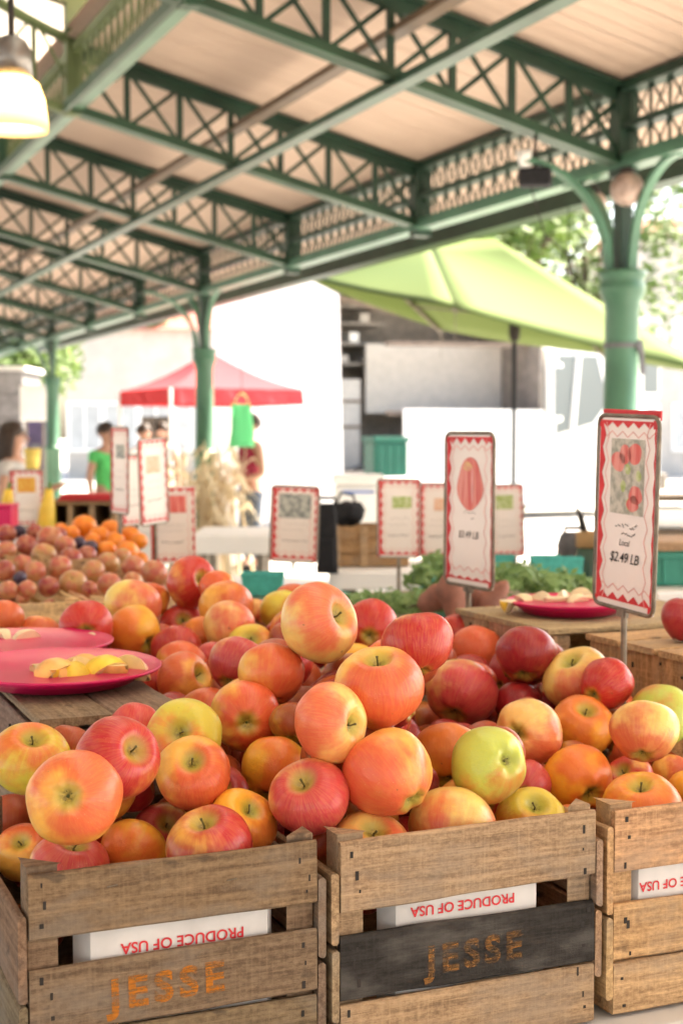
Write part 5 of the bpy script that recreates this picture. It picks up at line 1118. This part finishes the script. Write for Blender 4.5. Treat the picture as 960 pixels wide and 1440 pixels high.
# ------------------------------------------------------------------ produce behind the apple heap
BZ = -.52
table('produce_table', 'produce table with greens and berry boxes behind the apples', 1.02, 3.3, 2.82, 4.35, BZ, plain('worn_table_boards', (.30,.22,.15), .8), 0)
def herb(px, py, Z, r, h, label, seed, n=150):
    p = at(px, py, Z=Z); p.z = max(p.z, BZ+.002) if Z < 4.5 else p.z; t = thing('herb_bunch', label, 'herbs', p, 0, 'bunches of green herbs'); rng = random.Random(seed); st = MB(); lf = MB()
    for k in range(18):
        a = rng.uniform(0,6.28); e = Vector((math.cos(a)*r*rng.uniform(.2,1), math.sin(a)*r*rng.uniform(.2,1), h*rng.uniform(.5,1))); st.tube([(0,0,0), e*.5+Vector((0,0,h*.1)), e], .0022, 5); leaves(lf, e, r*.32, n//18+4, .016, rng)
    st.build('stems', M_HERB, t); lf.build('leaves', M_HERB, t)
for i, (px, py, Z, r, h) in enumerate([(600,832,3.7,.09,.06),(628,818,4.0,.08,.07),(705,838,3.6,.10,.06),(742,842,3.5,.10,.055),(775,842,3.6,.10,.055),(718,830,3.9,.10,.06),(480,864,3.4,.11,.03),(530,870,3.4,.11,.03),(580,862,3.4,.11,.03),(805,846,3.6,.09,.055),(555,856,3.8,.10,.035),(640,854,3.5,.08,.03)]):
    herb(px, py, Z, r, h, '%s green herb bunch behind the heap counting from the left' % ordinal([6,7,8,9,10,11,0,1,3,11,2,5][i] if False else sorted(range(12), key=lambda q: [600,628,705,742,775,718,480,530,580,805,555,640][q]).index(i)), i+30)
M_SWEET = plain('sweet_potato_skin', (.24,.10,.07), .7, .25, 20, bump=.4)
def spud(px, py, Z, L, r, ang, label, seed):
    p = at(px, py, Z=Z); rg = random.Random(seed); mb = MB(); d = Vector((0,0,1)); pts = []; rad = []
    for i in range(11):
        f = i/10; pts.append(Vector((math.sin(f*3+seed)*.012, math.cos(f*2+seed)*.01, (f-.5)*L))); rad.append(r*max(.12, math.sin(PI*f)**.6)*(1+.12*math.sin(f*9+seed)))
    mb.tube(pts, rad, 14); o = mb.build('sweet_potato', M_SWEET, None, True, p); o.rotation_euler = (.25*math.cos(seed), ang, -YAW); tag(o, label, 'sweet potato', 'sweet potatoes behind the heap'); link('root_tip', TIP, o, (pts[0].x,pts[0].y,-L/2-.004))
TIP = MB().tube([(0,0,.01),(.003,0,-.02)], [.006,.001], 6).mesh('root_tip', M_BARK)
spud(609,838,3.3,.085,.032,1.3,'small round brown sweet potato left of the sign stake',1); spud(638,838,3.25,.13,.034,.12,'upright pinkish sweet potato leaning at the sign stake',2); spud(628,845,3.35,.11,.026,1.2,'sweet potato lying behind the upright one',3); spud(668,838,3.3,.12,.027,-.1,'dark sweet potato just right of the sign stake',4); spud(690,842,3.25,.105,.028,.5,'tan sweet potato tilted at the right end of the row',5); spud(655,850,3.3,.10,.026,1.4,'sweet potato lying low below the tall apple sign',6)
for o in [q for q in C.objects if q.get('category') == 'sweet potato']:
    pass
tag(bevel(MB().box(at(592,860,Z=3.4).x, at(705,860,Z=3.4).x, at(592,860,Z=3.3).y-.05, at(592,860,Z=3.3).y+.14, BZ+.001, at(640,862,Z=3.3).z-.01).build('produce_tray', M_TEALBIN), .006), 'shallow teal tray holding the sweet potatoes', 'tray')
def pint(px0, px1, py0, py1, Z, label, seed):
    a, b = at(px0, py1, Z=Z), at(px1, py0, Z=Z); c = at((px0+px1)/2, py1, Z=Z); L = (px1-px0)*Z/2000; h = (py1-py0)*Z/2000
    t = thing('berry_box', label, 'berry box', c, -YAW, 'teal pulp berry boxes'); s = .44*L; q = s*1.12; mb = MB(); k = .86
    n = 12; vs = []
    def ring(f, z, ins): 
        out = []
        for i in range(4):
            p0 = [(-1,-1),(1,-1),(1,1),(-1,1)][i]; p1 = [(-1,-1),(1,-1),(1,1),(-1,1)][(i+1)%4]
            for j in range(n): g2 = j/n; w = 1+.012*(j%2); out.append(((p0[0]+(p1[0]-p0[0])*g2)*f*w*1.12-0, (p0[1]+(p1[1]-p0[1])*g2)*f*w*.8, z))
        return out
    R0, R1, R2, R3 = ring(s*k,0,0), ring(s,h,0), ring(s*.95,h,0), ring(s*k*.95,.004,0); N = 4*n
    mb.add(R0+R1+R2+R3, [(i,(i+1)%N,N+(i+1)%N,N+i) for i in range(N)]+[(N+i,N+(i+1)%N,2*N+(i+1)%N,2*N+i) for i in range(N)]+[(2*N+i,2*N+(i+1)%N,3*N+(i+1)%N,3*N+i) for i in range(N)]+[tuple(reversed(range(N))), tuple(range(3*N,4*N))]); mb.build('box_wall', M_TEAL, t)
    MB().lathe([(.0,0)],4) if False else None
    rb = MB()
    for i in range(4):
        for j in range(8): pass
    bevel(MB().box(-s*1.14,s*1.14,-s*.82,-s*.80,h-.008,h+.001).build('rim', M_TEAL, t), .001); return t
pint(340,400,805,836,3.7,'teal pulp berry box standing at the back left of the apple heap',1); pint(745,788,781,822,4.0,'teal pulp berry box among the herbs left of the grey backpack',2); pint(785,818,783,820,4.15,'teal pulp berry box half hidden by its left neighbour',3); pint(693,722,780,802,4.6,'teal pulp berry box right of the tall apple sign',4); pint(588,622,795,830,4.4,'teal pulp berry box behind the herbs left of the tall apple sign',5)
p = at(370, 838, Z=3.7); tag(bevel(MB().box(p.x-.22,p.x+.25,p.y-.1,p.y+.2,BZ-.1,p.z-.001).build('display_box', M_TEALBIN), .01), 'low teal display box under the berry box behind the heap', 'box')
# middle distance: white tables, wooden box, bags
ta, tb_ = at(268, 765, Z=6.6), at(384, 765, Z=6.6)
t = thing('white_table', 'thick white table top behind the berry box near the second column', 'table', ((ta.x+tb_.x)/2,(ta.y+tb_.y)/2,GZ), -YAW); L = (tb_-ta).length/2; h = at(320,752,Z=6.6).z-GZ
bevel(MB().box(-L,L,-.02,.6,h-.09,h).build('table_top', M_WHITE, t), .01)
for sx in (-1,1):
    for y in (.05,.5): MB().tube([(sx*(L-.06),y,0),(sx*(L-.06),y,h-.09)], .02, 8).build('leg', M_STEEL, t)
a, b = at(462, 812, Z=5.6), at(640, 812, Z=5.6)
t = thing('white_table', 'long white table carrying the wooden box and black backpack', 'table', ((a.x+b.x)/2,(a.y+b.y)/2,GZ), -YAW); L = (b-a).length/2; h = at(530,803,Z=5.6).z-GZ; TWZ = h+GZ
bevel(MB().box(-L,L,-.05,.55,h-.07,h).build('table_top', M_WHITE, t), .01)
for sx in (-1,1):
    for y in (.02,.48): MB().box(sx*(L-.08)-.03,sx*(L-.08)+.03,y-.03,y+.03,0,h-.07).build('leg', M_BARK, t)
bevel(MB().box(-L+.1,L-.1,0,.5,h-.38,h-.33).build('lower_shelf', M_WHITE, t), .01)
a = at(470, 803, Z=5.75); b = at(575, 742, Z=5.75)
t = thing('wooden_box', 'plain brown wooden box on the long white table behind the signs', 'box', (a.x, a.y, TWZ+.001), -YAW); L = 105*5.75/2000; h = 58*5.75/2000; wm = M_WOOD
for k in range(3):
    for (x0, x1, y0, y1) in ((0,L,0,.014),(0,L,.26,.274),(0,.014,.016,.258),(L-.014,L,.016,.258)):
        o = MB().box(x0,x1,y0,y1,h*k/3+.004,h*(k+1)/3-.003).build('board', wm, t); o['tone'] = (.42,.27,.14); bevel(o, .002)
for x0 in (-.004, .105): o = MB().box(x0,x0+.03,-.012,-.001,.004,h-.002).build('corner_post', wm, t); o['tone'] = (.50,.36,.22)
bevel(MB().box(.02,L-.02,.02,.25,.004,.012).build('box_floor', M_BARK, t), .002)
def backpack(px, py, Z, w, h, mat, label, zf):
    p = at(px, py, Z=Z); t = thing('backpack', label, 'backpack', (p.x, p.y, zf), -YAW); mb = MB(); vs = []
    n, m = 24, 12
    for i in range(m+1):
        f = i/m; sc = (1-.18*f-.35*max(0,f-.75)*4*max(0,f-.75)*4*.6)
        for k in range(n):
            th = 2*PI*k/n; cx = math.copysign(abs(math.cos(th))**.5, math.cos(th)); sy = math.copysign(abs(math.sin(th))**.5, math.sin(th)); vs.append((cx*w/2*sc*(1+.03*math.sin(5*f*6+k)), sy*w*.30*sc, h*f))
    mb.add(vs, [(i*n+k,i*n+(k+1)%n,(i+1)*n+(k+1)%n,(i+1)*n+k) for i in range(m) for k in range(n)]+[tuple(reversed(range(n))), tuple(m*n+k for k in range(n))]); mb.build('pack_body', mat, t, True)
    bevel(MB().box(-w*.32,w*.32,-w*.40,-w*.27,h*.08,h*.5).build('front_pocket', mat, t), .02, 3); MB().tube([(-.03,0,h*.97),(-.03,0,h*1.08),(.03,0,h*1.08),(.03,0,h*.97)], .008, 6).build('handle', mat, t)
    for sx in (-1,1): MB().tube([(sx*w*.25,w*.28,h*.9),(sx*w*.3,w*.42,h*.5),(sx*w*.28,w*.28,h*.1)], .012, 6).build('strap', mat, t)
backpack(460, 800, 5.5, .085, .27, M_DARK, 'slim black backpack standing left of the wooden box', TWZ+.001)
b_ = at(486, 742, Z=5.85); t = thing('black_bag', 'small crumpled black bag lying on top of the wooden box', 'bag', (b_.x, b_.y, TWZ+h+.172-.17+.0), -YAW)
t.location.z = TWZ + 58*5.75/2000 + .002; MB().blob((0,0,.045),(.075,.06,.05),20,12,.35,4,2).build('bag_body', M_DARK, t, True); MB().tube([(-.04,0,.08),(-.02,0,.13),(.03,0,.12),(.04,0,.08)], .006, 6).build('handle', M_DARK, t)
t = thing('white_cooler', 'pale white cooler box beyond the wooden box', 'cooler', (at(500,740,Z=8.5).x, at(500,740,Z=8.5).y, GZ), -YAW); zz = at(500,668,Z=8.5).z-GZ
bevel(MB().box(-.13,.16,0,.3,0,zz-.06).build('cooler_body', M_WHITE, t), .02, 3); bevel(MB().box(-.14,.17,-.01,.31,zz-.058,zz).build('lid', M_WHITE, t), .015, 3); MB().bar((-.08,-.03,zz-.1),(.11,-.03,zz-.1),.015,.015).build('handle', plain('blue_plastic',(.12,.2,.5),.4), t)
# right hand side
RZ = at(860, 842, Z=4.9).z
table('market_table', 'white clothed table at right with the backpack and teal bin', at(770,842,Z=5.0).x, at(1010,842,Z=5.0).x+.2, 2.95+.75, 5.0, RZ, M_CLOTH, .4)
backpack(806, 800, 4.75, .125, .17, M_GREYF, 'grey backpack leaning behind the herbs left of the nearest sign', RZ+.07)
tag(bevel(MB().box(at(806,800,Z=4.75).x-.1,at(806,800,Z=4.75).x+.1,at(806,800,Z=4.75).y-.06,at(806,800,Z=4.75).y+.09,RZ+.001,RZ+.069).build('low_box', M_WHITE), .006), 'low white box under the grey backpack', 'box')
p = at(828, 812, Z=4.6); t = thing('green_jar', 'dark green jar with a cork coloured lid behind the nearest sign', 'jar', (p.x, p.y, RZ+.001)); MB().lathe([(.05,0),(.056,.02),(.056,.15),(.045,.18),(.04,.20)], 24).build('jar_body', plain('dark_green_glass', (.03,.07,.045), .2), t, True); MB().lathe([(.042,.20),(.045,.205),(.045,.25),(.0,.255)], 20).build('lid', plain('cork', (.35,.22,.10), .8), t, True); MB().tube([(-.02,0,.25),(-.035,0,.30),(-.05,0,.33)], [.012,.010,.004], 6).build('stopper', M_NAIL, t)
a = at(884, 800, Z=4.4); t = thing('teal_bin', 'teal plastic bin on the right hand table behind the nearest sign', 'bin', (a.x, a.y, RZ+.095), -YAW); h = 48*4.4/2000
bevel(MB().box(0,.42,0,.25,0,h).build('bin_body', M_TEALBIN, t), .01); bevel(MB().box(-.01,.43,-.012,.262,h-.02,h+.004).build('rim', M_TEALBIN, t), .004)
for k in range(6): MB().bar((.04+.07*k,-.004,.01),(.04+.07*k,-.004,h-.02),.012,.01).build('rib', M_TEALBIN, t)
o = MB().box(-.01,.44,-.03,.27,h+.006,h+.035).build('loose_board', M_WOOD, None, False, t.location); o.rotation_euler = (0,0,-YAW); o['tone'] = (.5,.36,.24); tag(bevel(o,.003), 'loose tan board lying across the teal bin', 'board')
tag(bevel(MB().box(a.x-.02,a.x+.5,a.y-.17,a.y+.28,RZ+.001,RZ+.094).build('foam_box', M_WHITE), .01), 'flat white foam box under the teal bin', 'box')
t = thing('wooden_shelf', 'brown slatted shelf rack with white boxes at the right edge far behind the nearest sign', 'shelf', (at(890,720,Z=7).x, at(890,720,Z=7).y, GZ), -YAW)
for py in (697, 745): z = at(930,py,Z=7).z-GZ; bevel(MB().box(0,.55,0,.35,z-.03,z).build('shelf_board', M_BARK, t), .004)
for x in (.02,.53):
    for y in (.02,.33): MB().box(x-.02,x+.02,y-.02,y+.02,0,at(930,697,Z=7).z-GZ-.031).build('post', M_BARK, t)
bevel(MB().box(.05,.3,.05,.3,at(930,745,Z=7).z-GZ+.001,at(930,715,Z=7).z-GZ).build('stored_box', M_WHITE, t), .01); bevel(MB().box(.33,.5,.05,.3,at(930,745,Z=7).z-GZ+.001,at(930,722,Z=7).z-GZ).build('stored_box', M_CARTON, t), .01)
# far left: display crates, red cloth, yellow squash, front rubbish
a = at(68, 740, Z=5.3); t = thing('display_crate', 'dark open divided wooden crate behind the oranges', 'crate', (a.x,a.y,a.z-.02), -YAW); L = 92*5.3/2000; h = 42*5.3/2000
for i in range(4): x = L*i/3; o = MB().box(x-.009,x+.009,0,.25,.01,h-.012).build('divider', M_WOOD, t); o['tone'] = (.42,.30,.18)
for nm, bx in (('top_board',(-.02,L+.02,-.01,.26,h-.011,h)),('bottom_board',(-.02,L+.02,0,.25,0,.009)),('back_board',(-.01,L+.01,.252,.262,.01,h-.012))): o = MB().box(*bx).build(nm, M_WOOD, t); o['tone'] = (.30,.20,.11)
tl = t.location
tag(bevel(MB().box(a.x-.35,a.x+.45,a.y-.02,a.y+.5,GZ,a.z-.0215).build('side_counter', M_CLOTH), .01), 'white counter block under the divided crate and the orange sign at far left', 'counter')
p = at(128, 703, Z=5.4); t = thing('red_cloth', 'folded red cloth lying on the divided crate', 'cloth', (p.x,p.y,tl.z+h+.002), -YAW); bevel(MB().box(-.11,.11,-.08,.08,0,.012).build('fold', M_REDTENT, t), .004); bevel(MB().box(-.105,.10,-.075,.07,.013,.024).build('fold', M_REDTENT, t), .004)
for px, py, lab in ((65,715,'tall yellow squash standing right of the orange fruit sign'),(8,700,'yellow squash at the left edge above the plums')):
    p = at(px, py, Z=5.25); t = thing('yellow_squash', lab, 'squash', (p.x,p.y,a.z-.02), 0, 'yellow squash at far left'); MB().tube([(0,0,0),(0,0,.03),(.005,0,.08),(.01,0,.13),(.012,0,.16)], [.02,.034,.03,.02,.014], 14).build('squash_body', plain('yellow_squash_skin', (.75,.52,.06), .4) if 'yellow_squash_skin' not in bpy.data.materials else bpy.data.materials['yellow_squash_skin'], t, True); MB().tube([(.012,0,.16),(.018,0,.185)], .008, 6).build('stem', M_HERB, t)
p = at(6, 722, Z=5.0); t = thing('pink_box', 'bright pink box at the left photo edge above the plums', 'box', (p.x-.05,p.y,p.z-.09), -YAW); bevel(MB().box(-.08,.075,0,.12,0,.11).build('box_body', M_PINK, t), .004); bevel(MB().box(-.083,.078,-.003,.123,.111,.122).build('lid', M_PINK, t), .003)
